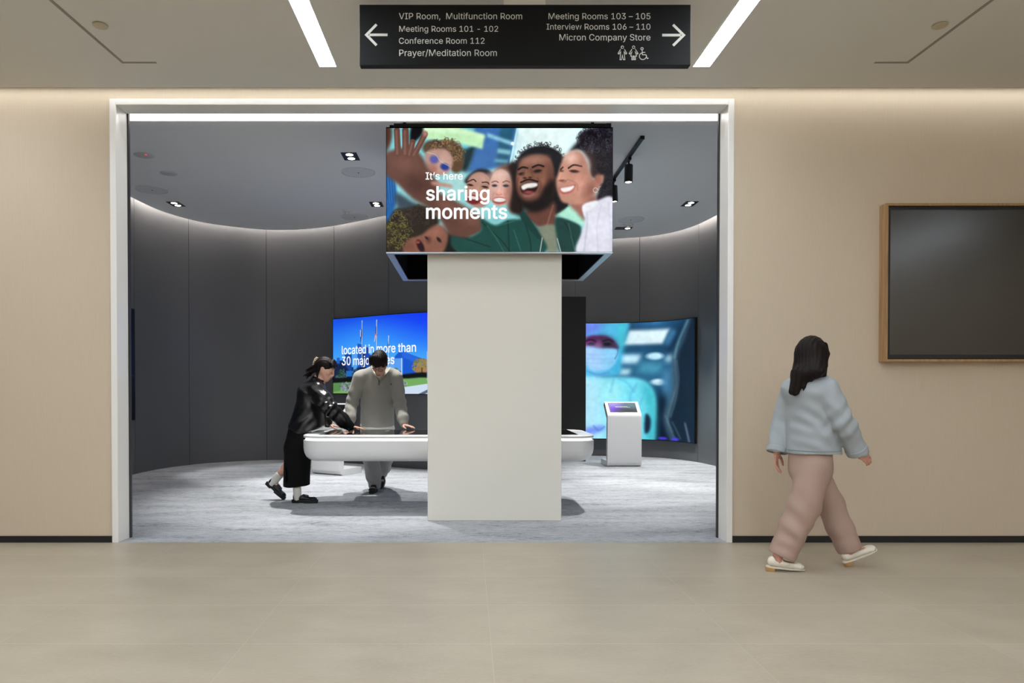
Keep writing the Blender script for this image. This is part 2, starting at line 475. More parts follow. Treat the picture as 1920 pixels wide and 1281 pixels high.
# ---------------------------------------------------------------- corridor ceiling: light strips, caps, sign
for k, (pa, x, lab) in enumerate(((124, 615, 'bright white linear ceiling light left of the black hanging sign'), (124, 1315, 'bright white linear ceiling light right of the black hanging sign'),
                              (124, -3.66, 'added unseen ceiling strip beyond the left picture edge, brightening the corridor wall'), (124, 4.32, 'added unseen ceiling strip beyond the right picture edge, brightening the corridor wall'), (124, 6.98, 'added unseen ceiling strip at far right, for the soft reflection in the oak framed display'))):
    e0 = PZ(x, pa, ZC); w = 0.058
    if k > 1: e0.x = x  # last three are unseen strips, added for wall brightness and the display's reflection
    if k > 2: e0.y = 1.2
    t = thing('linear_ceiling_light', (e0.x, e0.y, ZC), lab, 'ceiling light', 'linear ceiling lights in the corridor')
    adopt(MB().box((e0.x-w, -8.5, ZC-0.004), (e0.x+w, e0.y, ZC-0.0005)).build('diffuser', M_STRIP), t)
    f = MB()
    for xx in (e0.x-w-0.004, e0.x+w+0.0005): f.box((xx, -8.5, ZC-0.005), (xx+0.0035, e0.y+0.004, ZC-0.0005))
    f.box((e0.x-w, e0.y+0.0005, ZC-0.005), (e0.x+w, e0.y+0.004, ZC-0.0005))
    adopt(f.build('rim', M_CEIL), t)
M_CAP = mat('cream cap', (190, 180, 155), 0.6)
for px, py, lab in ((188, 46, 'round cream cap on the corridor ceiling at the left of the picture'), (1762, 46, 'round cream cap on the corridor ceiling at the right of the picture')):
    c = PZ(px, py, ZC)
    o = MB().lathe([(0.001, -0.014), (0.040, -0.014), (0.044, -0.011), (0.044, -0.004), (0.036, -0.004), (0.036, -0.0005), (0.001, -0.0005)], (c.x, c.y, ZC)).build('sprinkler_cap', M_CAP, smooth=True)
    relocate(o, (c.x, c.y, ZC)); tag(o, lab, 'ceiling cap', 'sprinkler caps on the corridor ceiling')

SY = 4.20
s0, s1, sz0, sz1 = P(674, 60, SY).x, P(1295, 60, SY).x, P(900, 122.5, SY).z, P(900, 8.5, SY).z
sign = thing('hanging_sign', ((s0+s1)/2, SY, sz0), 'black hanging direction sign with white lettering and arrows below the ceiling', 'sign')
adopt(MB().box((s0, SY, sz0), (s1, SY+0.05, sz1)).build('board', M_SIGN, bevel=0.003), sign)
adopt(MB().box((P(945, 5, SY).x, SY+0.008, sz1+0.0005), (P(1023, 5, SY).x, SY+0.042, ZC-0.0005)).build('ceiling_bracket', M_FRAME), sign)
def onsign(px, py, w=0.0):
    p = P(px, py, SY-0.0012); p.y -= w; return p
def signtext(body, x0, x1, base):
    lettering(body, x0, x1, lambda u, v, w: onsign(u, base-v, 0.0), M_SIGNTXT, sign)
for body, x0, x1, base in (('VIP Room,  Multifunction Room', 748, 979, 36), ('Meeting Rooms 101 - 102', 748.5, 934, 59.5), ('Conference Room 112', 748, 908.5, 82), ('Prayer/Meditation Room', 748.5, 931.5, 105),
                           ('Meeting Rooms 103 – 105', 1028.5, 1219.5, 36), ('Interview Rooms 106 – 110', 1024.8, 1219.5, 55.5), ('Micron Company Store', 1048.8, 1219.5, 75.8)):
    signtext(body, x0, x1, base)
H2 = 0.001
for pts, tip in (([(726.7, 65.5), (692.5, 65.5)], [(706, 46), (687, 65.5), (706, 85)]), ([(1241.6, 66), (1276.5, 66)], [(1262, 46.5), (1282, 66), (1262, 85.5)])):
    b = MB(); strokes2d(b, pts, 4.8, onsign, H2); strokes2d(b, tip, 4.8, onsign, H2)
    adopt(b.build('arrow', M_SIGNTXT), sign)
b = MB(); X = 1167; L_ = 1.3
strokes2d(b, circle2d(X, 88.6, 2.3, n=14)[:-1], L_, onsign, H2, True)
strokes2d(b, [(X-3.6,92.4),(X+3.6,92.4),(X+8.2,100.2),(X+6.6,101.6),(X+3.2,97.2),(X+4.6,112),(X+1.8,112),(X,103.5),(X-1.8,112),(X-4.6,112),(X-3.2,97.2),(X-6.6,101.6),(X-8.2,100.2)], L_, onsign, H2, True)
adopt(b.build('restroom_symbol', M_SIGNTXT), sign)
b = MB(); X = 1188
strokes2d(b, circle2d(X, 88.6, 2.3, n=14)[:-1], L_, onsign, H2, True)
strokes2d(b, [(X-3.2,92.4),(X+3.2,92.4),(X+8.4,100.4),(X+6.8,101.8),(X+3.0,97.2),(X+5.6,105.2),(X+3.4,105.2),(X+3.4,112),(X+1.0,112),(X+1.0,105.2),(X-1.0,105.2),(X-1.0,112),(X-3.4,112),(X-3.4,105.2),(X-5.6,105.2),(X-3.0,97.2),(X-6.8,101.8),(X-8.4,100.4)], L_, onsign, H2, True)
adopt(b.build('restroom_symbol', M_SIGNTXT), sign)
b = MB(); X = 1205
strokes2d(b, circle2d(X-1.2, 91.4, 2.2, n=14)[:-1], L_, onsign, H2, True)
strokes2d(b, [(X-1,94.5),(X-0.6,102.8),(X+6.2,102.8),(X+8.4,110),(X+11,109)], L_, onsign, H2)
strokes2d(b, [(X-0.8,98.4),(X+4.8,98.4)], L_, onsign, H2)
strokes2d(b, circle2d(X+0.2, 105.4, 6.4, 15, 255, n=20), L_, onsign, H2)
adopt(b.build('wheelchair_symbol', M_SIGNTXT), sign)

# ---------------------------------------------------------------- framed dark display on the corridor wall
FY = YW-0.092
fx0, fz1, fz0 = P(1661, 500, FY).x, P(1700, 381, FY).z, P(1700, 678, FY).z
fx1 = fx0 + 2.05; tk = 0.018
t = thing('wall_display', ((fx0+fx1)/2, YW, fz0), 'switched-off dark display in a pale oak frame on the beige wall at right', 'display')
b = MB()
b.box((fx0, FY, fz0), (fx0+tk, YW-0.0005, fz1)); b.box((fx1-tk, FY, fz0), (fx1, YW-0.0005, fz1))
b.box((fx0+tk, FY, fz0), (fx1-tk, YW-0.0005, fz0+tk)); b.box((fx0+tk, FY, fz1-tk), (fx1-tk, YW-0.0005, fz1))
adopt(b.build('oak_frame', M_OAK), t)
a0, a1, c0, c1 = fx0+tk+0.006, fx1-tk-0.006, fz0+tk+0.006, fz1-tk-0.006
adopt(MB().box((fx0+tk, FY+0.06, fz0+tk), (fx1-tk, YW-0.001, fz1-tk)).build('back_panel', M_VOID), t)
b = MB()
for lo, hi in (((a0, c0), (a0+0.022, c1)), ((a1-0.022, c0), (a1, c1)), ((a0+0.022, c0), (a1-0.022, c0+0.03)), ((a0+0.022, c1-0.022), (a1-0.022, c1))):
    b.box((lo[0], FY+0.02, lo[1]), (hi[0], FY+0.06, hi[1]))
adopt(b.build('bezel', M_BLACK), t)
adopt(MB().box((a0+0.022, FY+0.024, c0+0.03), (a1-0.022, FY+0.058, c1-0.022)).build('screen', M_TV), t)
# ---------------------------------------------------------------- pictures shown on the screens, painted point by point
class Canvas:
    def __init__(s, W_, H_, cw, ch, ox=0, oy=0):
        s.W, s.H = W_, H_; s.kx, s.ky, s.ox, s.oy = W_/cw, H_/ch, ox, oy
        s.a = np.zeros((H_, W_, 3), np.float32); s.yy, s.xx = np.mgrid[0:H_, 0:W_].astype(np.float32); s.xx += .5; s.yy += .5
    def T(s, p): return ((p[0]-s.ox)*s.kx, (p[1]-s.oy)*s.ky)
    def blend(s, m, col, alpha=1.0):
        m = (np.clip(m, 0, 1)*alpha)[..., None]; s.a = s.a*(1-m) + (np.asarray(col, np.float32)/255)*m
    def blur(s, m, r):
        r = int(round(r))
        for _ in range(2):
            for ax in (0, 1):
                if r < 1: continue
                q = np.pad(m, [(r+1, r) if i == ax else (0, 0) for i in (0, 1)], mode='edge'); c = np.cumsum(q, ax)
                m = (np.take(c, range(2*r+1, c.shape[ax]), ax) - np.take(c, range(0, c.shape[ax]-2*r-1), ax))/(2*r+1)
        return m
    def grad(s, stops, ax=1):
        t = (s.yy/s.H if ax else s.xx/s.W); ks = [k for k, _ in stops]
        for c in range(3): s.a[..., c] = np.interp(t, ks, [v[c]/255 for _, v in stops])
    def mask(s, pts):
        q = [s.T(p) for p in pts]; m = np.zeros((s.H, s.W), np.float32)
        for dx, dy in ((-.25, -.25), (.25, -.25), (-.25, .25), (.25, .25)):
            ins = np.zeros((s.H, s.W), bool); X, Y = s.xx+dx, s.yy+dy
            for i in range(len(q)):
                (x0, y0), (x1, y1) = q[i-1], q[i]
                if y0 == y1: continue
                c = ((y0 > Y) != (y1 > Y)) & (X < (x1-x0)*(Y-y0)/(y1-y0)+x0); ins ^= c
            m += ins*0.25
        return m
    def poly(s, pts, col, soft=0, smooth=True, alpha=1.0):
        if smooth:
            v = [Vector(p) for p in pts]; n = len(v); out = []
            for i in range(n):
                a, b_, c, d = v[i-1], v[i], v[(i+1) % n], v[(i+2) % n]
                for k in range(6):
                    t = k/6; out.append(0.5*((2*b_)+(c-a)*t+(2*a-5*b_+4*c-d)*t*t+(3*b_-a-3*c+d)*t*t*t))
            pts = out
        m = s.mask(pts)
        s.blend(s.blur(m, soft) if soft else m, col, alpha)
    def ell(s, cx, cy, rx, ry, col, soft=0.15, rot=0, alpha=1.0):
        (x, y) = s.T((cx, cy)); c, n = math.cos(R(rot)), math.sin(R(rot))
        dx, dy = (s.xx-x)/s.kx, (s.yy-y)/s.ky
        u, v = (dx*c+dy*n)/rx, (-dx*n+dy*c)/ry
        s.blend((1+soft-np.sqrt(u*u+v*v))/(2*soft)+0.0, col, alpha)
    def line(s, pts, w, col, alpha=1.0, soft=0.5):
        if len(pts) > 2 and len(pts) < 8:
            v = [Vector(p) for p in pts]; q = [2*v[0]-v[1]]+v+[2*v[-1]-v[-2]]; pts = []
            for i in range(1, len(q)-2):
                for k in range(6):
                    t = k/6; a, b_, c, d = q[i-1], q[i], q[i+1], q[i+2]
                    pts.append(0.5*((2*b_)+(c-a)*t+(2*a-5*b_+4*c-d)*t*t+(3*b_-a-3*c+d)*t*t*t))
            pts.append(v[-1])
        d = np.full((s.H, s.W), 1e9, np.float32); q = [s.T(p) for p in pts]
        for (x0, y0), (x1, y1) in zip(q[:-1], q[1:]):
            L2 = max((x1-x0)**2+(y1-y0)**2, 1e-9); t = np.clip(((s.xx-x0)*(x1-x0)+(s.yy-y0)*(y1-y0))/L2, 0, 1)
            d = np.minimum(d, np.hypot(s.xx-x0-t*(x1-x0), s.yy-y0-t*(y1-y0)))
        s.blend((w*s.kx/2+soft-d)/(2*soft), col, alpha)
    def curls(s, cx, cy, rx, ry, n, r, w, cols, alpha=0.8):
        for _ in range(n):
            a, q = random.uniform(0, 6.283), math.sqrt(random.random())
            x, y = cx+rx*q*math.cos(a), cy+ry*q*math.sin(a); a0 = random.uniform(0, 360); rr = r*random.uniform(.6, 1.3)
            pts = circle2d(x, y, rr, a0, a0+random.uniform(120, 260), 7)
            X0, Y0 = s.T((x-rr-w, y-rr-w)); X1, Y1 = s.T((x+rr+w, y+rr+w))
            i0, i1, j0, j1 = max(int(Y0)-1, 0), min(int(Y1)+2, s.H), max(int(X0)-1, 0), min(int(X1)+2, s.W)
            if i1 <= i0 or j1 <= j0: continue
            full = (s.a, s.xx, s.yy, s.H, s.W); sub = s.a[i0:i1, j0:j1]
            s.a, s.xx, s.yy, s.H, s.W = sub, full[1][i0:i1, j0:j1], full[2][i0:i1, j0:j1], i1-i0, j1-j0
            s.line(pts, w, random.choice(cols), alpha); sub = s.a
            s.a, s.xx, s.yy, s.H, s.W = full; s.a[i0:i1, j0:j1] = sub
    def grain(s, amp, sc):
        "gentle mottling of the picture"
        for k in (1, 2, 4):
            n = s.blur(rng.normal(size=(s.H, s.W)).astype(np.float32), sc*k/2); n /= n.std(); s.a = np.clip(s.a*(1+amp*n[..., None]/2), 0, 1)
def screen_mesh(name, cv, fn, parent):
    "a lit grid with one colour per vertex; fn(u, v) with u, v in 0..1 (v down)"
    H_, W_ = cv.H, cv.W
    vs = [fn(i/(W_-1), j/(H_-1)) for j in range(H_) for i in range(W_)]
    fs = [(j*W_+i, (j+1)*W_+i, (j+1)*W_+i+1, j*W_+i+1) for j in range(H_-1) for i in range(W_-1)]
    me = bpy.data.meshes.new(name); me.from_pydata(vs, [], fs); me.materials.append(M_SCREEN)
    at = me.color_attributes.new('Col', 'FLOAT_COLOR', 'POINT')
    col = np.ones((H_*W_, 4), np.float32); col[:, :3] = lin(np.clip(cv.a, 0, 1).reshape(-1, 3)*255)
    at.data.foreach_set('color', col.ravel())
    o = bpy.data.objects.new(name, me); C.objects.link(o); adopt(o, parent)
    return o

# group of laughing friends taking a selfie
def paint_friends():
    c = Canvas(440, 240, 1754, 958, 18, 42)
    c.grad([(0, (120, 205, 215)), (.5, (150, 220, 225)), (1, (130, 200, 200))])
    c.poly([(1010,40),(1780,40),(1780,620),(1000,400),(985,300)], (214,246,250), 6, False)
    c.poly([(1060,40),(1500,40),(1420,250),(1050,200)], (232,252,250), 14, False)
    c.poly([(700,40),(1030,40),(975,340),(880,350),(640,390),(690,220)], (62,112,176), 3, False)
    c.poly([(900,40),(1010,40),(960,320),(870,330)], (40,92,120), 3, False)
    c.poly([(800,80),(1000,150),(996,180),(800,112)], (140,200,225), 2, False)
    c.poly([(880,200),(985,215),(980,250),(875,235)], (130,190,205), 2, False)
    c.poly([(860,280),(965,290),(960,312),(855,305)], (105,165,185), 2, False)
    c.line([(1035,40),(975,330)], 16, (190,235,245)); c.ell(996,163,14,14,(235,250,255))
    c.poly([(610,215),(710,170),(690,260),(640,390),(590,380)], (18,44,52), 3, False)
    c.poly([(540,190),(630,205),(615,300),(560,280)], (40,80,80), 4, False)
    c.poly([(270,40),(560,40),(780,98),(762,205),(560,150),(330,128)], (196,240,188), 2, False)
    c.poly([(270,40),(560,40),(780,98),(776,120),(560,75),(300,80)], (216,250,205), 3, False)
    c.poly([(470,400),(640,380),(640,560),(480,560)], (165,215,215), 5, False)
    # curly haired man with glasses
    c.ell(480,215,125,80,(98,74,52),.12); c.ell(560,290,62,100,(92,68,46),.15); c.ell(385,195,90,60,(88,68,52),.2)
    c.curls(480,225,135,105,130,15,6,[(140,112,74),(70,50,34),(120,94,60),(60,44,32),(160,132,92)],.75)
    c.poly([(318,240),(380,208),(470,206),(528,262),(528,340),(480,400),(380,400),(330,330)], (186,146,134), 2)
    c.ell(470,300,40,60,(206,168,152),.6,alpha=.7); c.ell(360,350,40,50,(160,112,100),.6,alpha=.7)
    c.ell(388,285,34,30,(92,92,168),.35,20); c.ell(470,342,34,26,(38,56,140),.35,20); c.line([(330,230),(400,250),(440,300),(520,345)],4,(200,205,215),.8)
    c.ell(380,360,26,22,(168,112,100),.5); c.ell(362,395,32,14,(120,70,66),.5)
    # lower left curly haired woman
    c.poly([(10,735),(110,655),(240,628),(345,655),(430,760),(350,870),(240,910),(170,1010),(10,1010)], (40,30,22), 3)
    c.curls(100,840,110,150,230,17,5,[(112,108,44),(78,72,32),(50,40,24),(140,132,66),(30,24,18)],.7)
    c.curls(270,720,130,80,110,14,4,[(58,44,34),(30,22,18),(75,56,44)],.7)
    c.poly([(430,870),(620,850),(700,1010),(440,1010)], (14,20,16), 4)
    c.poly([(160,1010),(190,910),(290,865),(420,788),(492,850),(480,960),(420,1010)], (132,86,70), 2)
    c.ell(390,850,60,40,(158,106,88),.7,-30,.8); c.ell(200,960,40,50,(120,76,60),.6)
    c.ell(282,955,24,52,(36,10,12),.3,-25); c.ell(262,925,16,10,(150,60,62),.4); c.ell(345,905,20,26,(104,62,50),.5); c.ell(425,905,24,12,(40,24,20),.4,50); c.ell(330,892,18,9,(48,28,24),.4,40)
    c.curls(605,965,50,40,30,14,8,[(150,122,26),(110,92,20),(170,144,50)],.8)
    # blue denim sleeve at the left edge
    c.poly([(10,395),(70,410),(100,540),(90,640),(40,740),(10,745)], (26,94,164), 2)
    for k in range(7): c.line([(20+k*10,430),(35+k*9,620)], 3, (70,140,200) if k % 2 else (14,60,120), .6)
    c.poly([(90,540),(200,600),(240,640),(110,660)], (54,70,84), 4)
    # man behind, laughing
    c.poly([(640,420),(720,362),(800,362),(850,400),(850,450),(640,470)], (32,36,44), 2)
    c.ell(738,520,104,138,(172,128,112),.06); c.ell(750,440,70,40,(192,150,134),.7); c.ell(700,560,50,60,(190,140,122),.6)
    c.line([(640,462),(690,440),(712,455)],9,(52,36,34)); c.line([(760,462),(800,462),(822,485)],9,(52,36,34))
    c.ell(668,482,22,8,(44,28,28),.4,10); c.ell(782,497,24,8,(44,28,28),.4,10); c.ell(722,520,24,32,(196,146,126),.5)
    c.ell(690,595,58,36,(120,34,38),.2,10); c.ell(690,580,46,12,(235,225,222),.3,10)
    # smiling woman in the middle
    c.poly([(820,440),(870,355),(950,322),(1030,345),(1060,600),(1010,700),(960,640),(980,430),(900,370)], (122,82,66), 3)
    c.ell(900,505,88,142,(210,166,152),.06,4); c.ell(890,410,62,40,(228,188,174),.7); c.ell(930,560,40,50,(226,172,158),.6); c.ell(968,540,30,90,(176,124,110),.7)
    c.line([(835,462),(862,452),(885,462)],7,(110,76,66)); c.line([(920,462),(948,450),(972,460)],7,(110,76,66))
    c.ell(856,487,20,10,(50,56,66),.4); c.ell(944,488,22,10,(50,56,66),.4); c.ell(888,540,24,20,(228,166,150),.5)
    c.ell(893,602,54,28,(168,84,80),.2); c.ell(895,597,46,16,(240,232,228),.2)
    c.poly([(960,330),(1030,320),(1070,560),(1090,720),(1010,700),(975,660),(1000,500),(985,400)], (22,16,16), 4)
    c.line([(905,470),(890,530)],10,(236,190,176),.6,2); c.line([(868,552),(888,560),(912,553)],6,(168,104,94),.7,1)
    c.line([(850,545),(836,590)],6,(180,126,112),.6,2); c.line([(934,548),(952,592)],6,(180,126,112),.6,2)
    c.line([(740,470),(722,520)],9,(200,156,136),.6,2); c.line([(700,538),(722,546),(748,540)],6,(120,76,66),.7,1)
    c.poly([(985,335),(1040,350),(1060,560),(1040,690),(1000,640),(1010,480)], (34,22,20), 3)
    # arm and hand with a phone
    c.poly([(10,250),(60,215),(200,190),(290,255),(345,360),(420,470),(430,540),(560,610),(745,735),(760,830),(640,892),(520,880),(430,745),(330,650),(230,595),(110,480),(10,390)], (98,64,54), 3)
    c.poly([(420,600),(600,650),(745,740),(745,800),(600,740),(440,660)], (124,84,72), 8)
    c.ell(150,330,110,70,(126,86,74),.7,20,.7); c.ell(250,470,90,60,(72,44,38),.8,40,.7)
    c.poly([(10,40),(60,50),(55,150),(10,230)], (78,48,38), 3)
    c.poly([(210,42),(300,42),(292,95),(240,150),(205,185)], (12,12,16), 2)
    for (x0,y0),(x1,y1),w in (((100,60),(108,240),48),((166,60),(168,240),52),((222,150),(200,250),44),((318,90),(235,250),44)):
        c.line([(x0,y0),(x1,y1)], w, (104,68,58)); c.line([(x0-4,y0+8),(x1-6,y1)], w*.36, (136,96,84), .7)
    c.ell(320,85,18,20,(170,130,116),.5); c.poly([(370,455),(440,462),(525,482),(520,502),(440,492),(375,480)], (190,140,124), 2)
    # man with round dark hair, mouth open
    c.ell(1215,330,192,150,(18,18,24),.06); c.ell(1340,520,110,190,(16,14,18),.08); c.ell(1060,400,50,120,(18,16,20),.2)
    c.curls(1215,310,205,160,420,10,4,[(14,14,20),(28,28,36),(18,16,22)],.9); c.curls(1360,560,95,160,140,10,4,[(14,12,16),(28,24,28)],.9)
    c.poly([(1085,690),(1300,600),(1335,720),(1320,800),(1220,815),(1130,770)], (104,64,54), 3); c.line([(1310,640),(1260,800)],14,(150,100,84),.6)
    c.poly([(1038,340),(1080,280),(1180,248),(1275,268),(1312,340),(1312,480),(1290,590),(1200,640),(1090,640),(1035,540),(1022,430)], (122,80,64), 2)
    c.ell(1160,290,90,36,(164,116,98),.7,-8); c.ell(1230,440,50,60,(140,92,74),.7); c.ell(1060,450,26,50,(150,100,82),.6); c.ell(1290,470,30,90,(88,54,44),.7)
    c.poly([(1030,545),(1070,590),(1120,605),(1200,580),(1240,500),(1318,440),(1322,540),(1290,640),(1180,692),(1090,672),(1040,610)], (20,13,13), 4)
    c.line([(1040,362),(1075,345),(1110,352)],15,(26,16,16)); c.line([(1150,345),(1195,328),(1235,338)],15,(26,16,16))
    c.ell(1070,395,28,11,(36,20,20),.4,-8); c.ell(1190,374,32,12,(36,20,20),.4,-8); c.ell(1110,410,36,30,(136,90,72),.5); c.ell(1090,428,14,7,(60,34,30),.5); c.ell(1132,424,14,7,(60,34,30),.5)
    c.line([(1060,462),(1120,440),(1190,455)],13,(28,18,18))
    c.poly([(1056,492),(1108,464),(1186,462),(1192,495),(1165,540),(1112,556),(1072,545)], (40,14,16), 1)
    c.poly([(1064,490),(1110,469),(1182,467),(1186,490),(1150,503),(1110,507),(1084,520),(1070,515)], (244,240,234), 1)
    c.ell(1120,538,34,12,(150,70,70),.5)
    c.line([(1040,430),(1030,480),(1048,540)],8,(84,50,40),.6,2); c.line([(1190,430),(1215,480),(1200,540)],9,(84,50,40),.6,2)
    c.line([(1105,360),(1098,410)],10,(150,104,86),.6,2); c.line([(1140,360),(1150,415)],9,(86,54,44),.5,2)
    c.line([(1050,410),(1085,408)],5,(80,46,38),.7,1); c.line([(1165,392),(1225,388)],5,(80,46,38),.7,1)
    c.poly([(1072,545),(1120,560),(1170,535),(1150,565),(1095,570)], (176,112,112), 2)
    # his shirt and green jacket
    c.poly([(1190,815),(1330,800),(1345,1010),(1275,1010),(1215,900)], (128,136,116), 2)
    c.poly([(745,738),(860,792),(960,750),(1062,742),(1082,680),(1130,745),(1205,850),(1222,1010),(610,1010),(520,880),(640,892),(752,830)], (26,72,66), 2)
    c.poly([(1330,735),(1450,755),(1530,820),(1502,1010),(1372,1010),(1338,880)], (24,62,58), 2)
    for p in ([(760,770),(900,900),(980,1000)],[(960,760),(970,1000)],[(1080,740),(1130,900),(1140,1000)],[(640,900),(820,960)],[(1400,770),(1470,900)]): c.line(p, 10, (14,44,42), .7)
    for p in ([(870,800),(1010,760)],[(800,800),(860,880),(930,1000)],[(1150,760),(1200,850)],[(1430,780),(1480,1000)],[(1005,830),(1060,990)]): c.line(p, 10, (60,116,106), .5)
    c.poly([(1062,742),(1085,690),(1210,870),(1195,900)], (20,58,54), 1); c.line([(1226,890),(1208,1005)],6,(196,196,186)); c.line([(1342,895),(1372,1005)],6,(196,196,186))
    # pale background wedge, then the woman at the right
    c.poly([(1330,715),(1450,635),(1560,760),(1545,800),(1440,750)], (176,238,212), 2, False)
    c.poly([(1400,262),(1470,180),(1520,130),(1600,80),(1780,60),(1780,610),(1640,610),(1690,440),(1600,420),(1590,300),(1520,212),(1430,232)], (20,16,22), 3)
    c.ell(1650,115,145,72,(18,14,20),.15); c.curls(1650,130,150,110,260,15,5,[(16,12,18),(48,44,58),(26,22,30),(70,70,86)],.8); c.curls(1700,380,80,190,160,14,5,[(16,12,18),(44,38,48)],.8)
    c.poly([(1440,620),(1600,560),(1648,600),(1560,700),(1556,762),(1490,690)], (160,106,92), 3)
    c.poly([(1365,330),(1400,262),(1480,214),(1548,258),(1600,400),(1625,440),(1690,400),(1700,440),(1660,500),(1620,560),(1540,628),(1400,622),(1358,575),(1332,480),(1342,420)], (196,142,122), 2)
    c.ell(1450,275,50,38,(232,186,170),.7); c.ell(1520,470,60,60,(214,154,134),.7); c.ell(1600,520,46,90,(146,94,80),.7,20,.8); c.ell(1660,440,26,40,(170,110,96),.5)
    c.line([(1428,352),(1470,328),(1530,338)],13,(44,28,28)); c.line([(1368,362),(1385,345)],11,(44,28,28)); c.ell(1474,376,36,11,(46,28,28),.4,4); c.ell(1378,376,16,10,(46,28,28),.4)
    c.poly([(1400,360),(1420,400),(1432,440),(1385,455),(1340,450),(1345,420)], (206,150,128), 3); c.ell(1378,448,26,8,(130,80,70),.5)
    c.poly([(1362,505),(1430,490),(1485,478),(1455,535),(1395,552),(1368,540)], (176,88,84), 1); c.poly([(1368,508),(1430,496),(1474,488),(1448,524),(1390,536)], (248,244,240), 1)
    c.line([(1372,385),(1352,440)],9,(226,176,156),.6,2); c.line([(1420,440),(1400,462),(1372,456)],6,(140,86,74),.6,1)
    c.line([(1428,440),(1490,470),(1500,520)],7,(158,106,90),.6,2); c.line([(1362,500),(1345,520),(1360,545)],6,(158,106,90),.6,2); c.line([(1445,390),(1500,392)],5,(150,100,86),.6,1)
    c.ell(1560,330,60,90,(170,118,102),.8,alpha=.5)
    c.line(circle2d(1638,522,18,n=14), 4, (226,220,206))
    c.poly([(1540,642),(1640,606),(1780,596),(1780,1010),(1498,1010),(1530,850),(1558,745)], (226,226,240), 2)
    for p,q in (([(1560,650),(1575,760),(1550,1000)],(190,192,212)),([(1680,640),(1650,800),(1660,1000)],(208,206,226)),([(1740,620),(1760,900)],(206,210,224))): c.line(p,16,q,.5)
    c.poly([(1540,642),(1640,606),(1650,640),(1570,690),(1556,730)], (240,240,248), 1)
    c.grain(.022, 4)
    return c
# office campus under a blue sky (frame pixels)
def paint_campus():
    c = Canvas(330, 176, 262, 146, 627, 595)
    c.grad([(0,(24,78,232)),(.3,(34,120,246)),(.6,(74,170,252)),(1,(80,170,250))])
    c.ell(800,590,60,40,(20,50,250),.9,alpha=.7)
    c.ell(700,650,60,30,(90,190,255),.9,alpha=.5)
    c.poly([(627,678),(648,676),(652,690),(690,690),(690,712),(627,712)], (18,44,96), 0, False)
    for x0,x1,y0,col in ((634,640,671,(40,96,190)),(650,664,664,(30,70,150)),(667,674,662,(86,160,240)),(675,684,645,(36,90,190)),(684,690,664,(24,40,90)),(690,699,652,(28,76,170)),(699,712,668,(20,40,90)),(735,745,672,(100,170,245))):
        c.poly([(x0,y0),(x1,y0+(2 if x1-x0>6 else 0)),(x1,716),(x0,716)], col, 0, False)
    c.poly([(745,672),(752,664),(757,663),(810,688),(890,720),(890,716),(745,716)], (28,88,206), 0, False)
    c.poly([(745,676),(758,676),(758,716),(745,716)], (90,160,240), 0, False); c.poly([(757,663),(812,690),(812,700),(757,674)], (40,104,224), 1, False)
    c.poly([(627,682),(650,684),(660,700),(680,690),(712,694),(712,716),(627,716)], (22,36,74), 1, False)
    c.poly([(653,697),(668,697),(668,708),(653,708)], (38,110,190), 0, False)
    for x in (640,645,672,680,738,742,746): c.curls(x,704,7,9,26,2.2,1.2,[(46,84,70),(30,58,48),(90,120,100)],.8)
    c.curls(786,690,12,13,90,2.4,1.4,[(130,128,78),(150,140,84),(104,104,62),(160,134,80)],.9); c.curls(785,697,9,6,30,2,1.2,[(176,128,76)],.9); c.line([(787,694),(787,708)],1.4,(60,46,40))
    c.poly([(627,711),(668,710),(720,712),(760,705),(785,702),(890,706),(890,722),(627,722)], (16,20,20), 1, False)
    c.poly([(795,700),(806,694),(806,716),(795,716)], (24,50,130), 1, False)
    c.poly([(627,721),(680,718),(720,712),(765,713),(785,711),(890,716),(890,745),(627,745)], (118,172,96), 1, False)
    c.poly([(627,721),(650,720),(640,736),(627,738)], (90,140,80), 1, False)
    c.curls(655,728,17,8,90,2,1.2,[(120,128,150),(70,76,92),(160,168,186)],.8); c.curls(760,722,5,4,18,1.6,1,[(190,200,205),(90,100,104)],.9)
    c.poly([(752,730),(802,721),(890,712),(890,745),(740,745)], (206,222,240), 0, False); c.poly([(780,742),(802,728),(804,732),(786,744)], (90,104,124), 0, False)
    for x,y0 in ((684.3,602),(713,603),(734.5,634)): c.line([(x,y0),(x,690)], 1.1, (226,236,250)); c.line([(x+.9,y0+4),(x+.9,690)], .7, (24,40,90))
    c.line([(756,676),(756,705)],.9,(236,240,250)); c.line([(794.5,665),(794.5,716)],.9,(220,232,250))
    c.poly([(683.5,616),(684,630),(681,645),(681.5,628)], (20,34,90), 0, False); c.line([(681,620),(681.5,632)],1.2,(226,226,236))
    c.poly([(712.5,614),(713,632),(708.5,645),(709.5,630)], (170,120,160), 0, False); c.line([(712,616),(711.5,628)],1.6,(50,50,130)); c.line([(711,632),(708.5,643)],1,(235,225,235))
    c.poly([(734,644),(734.5,652),(732.5,658),(733,650)], (30,40,100), 0, False)
    return c
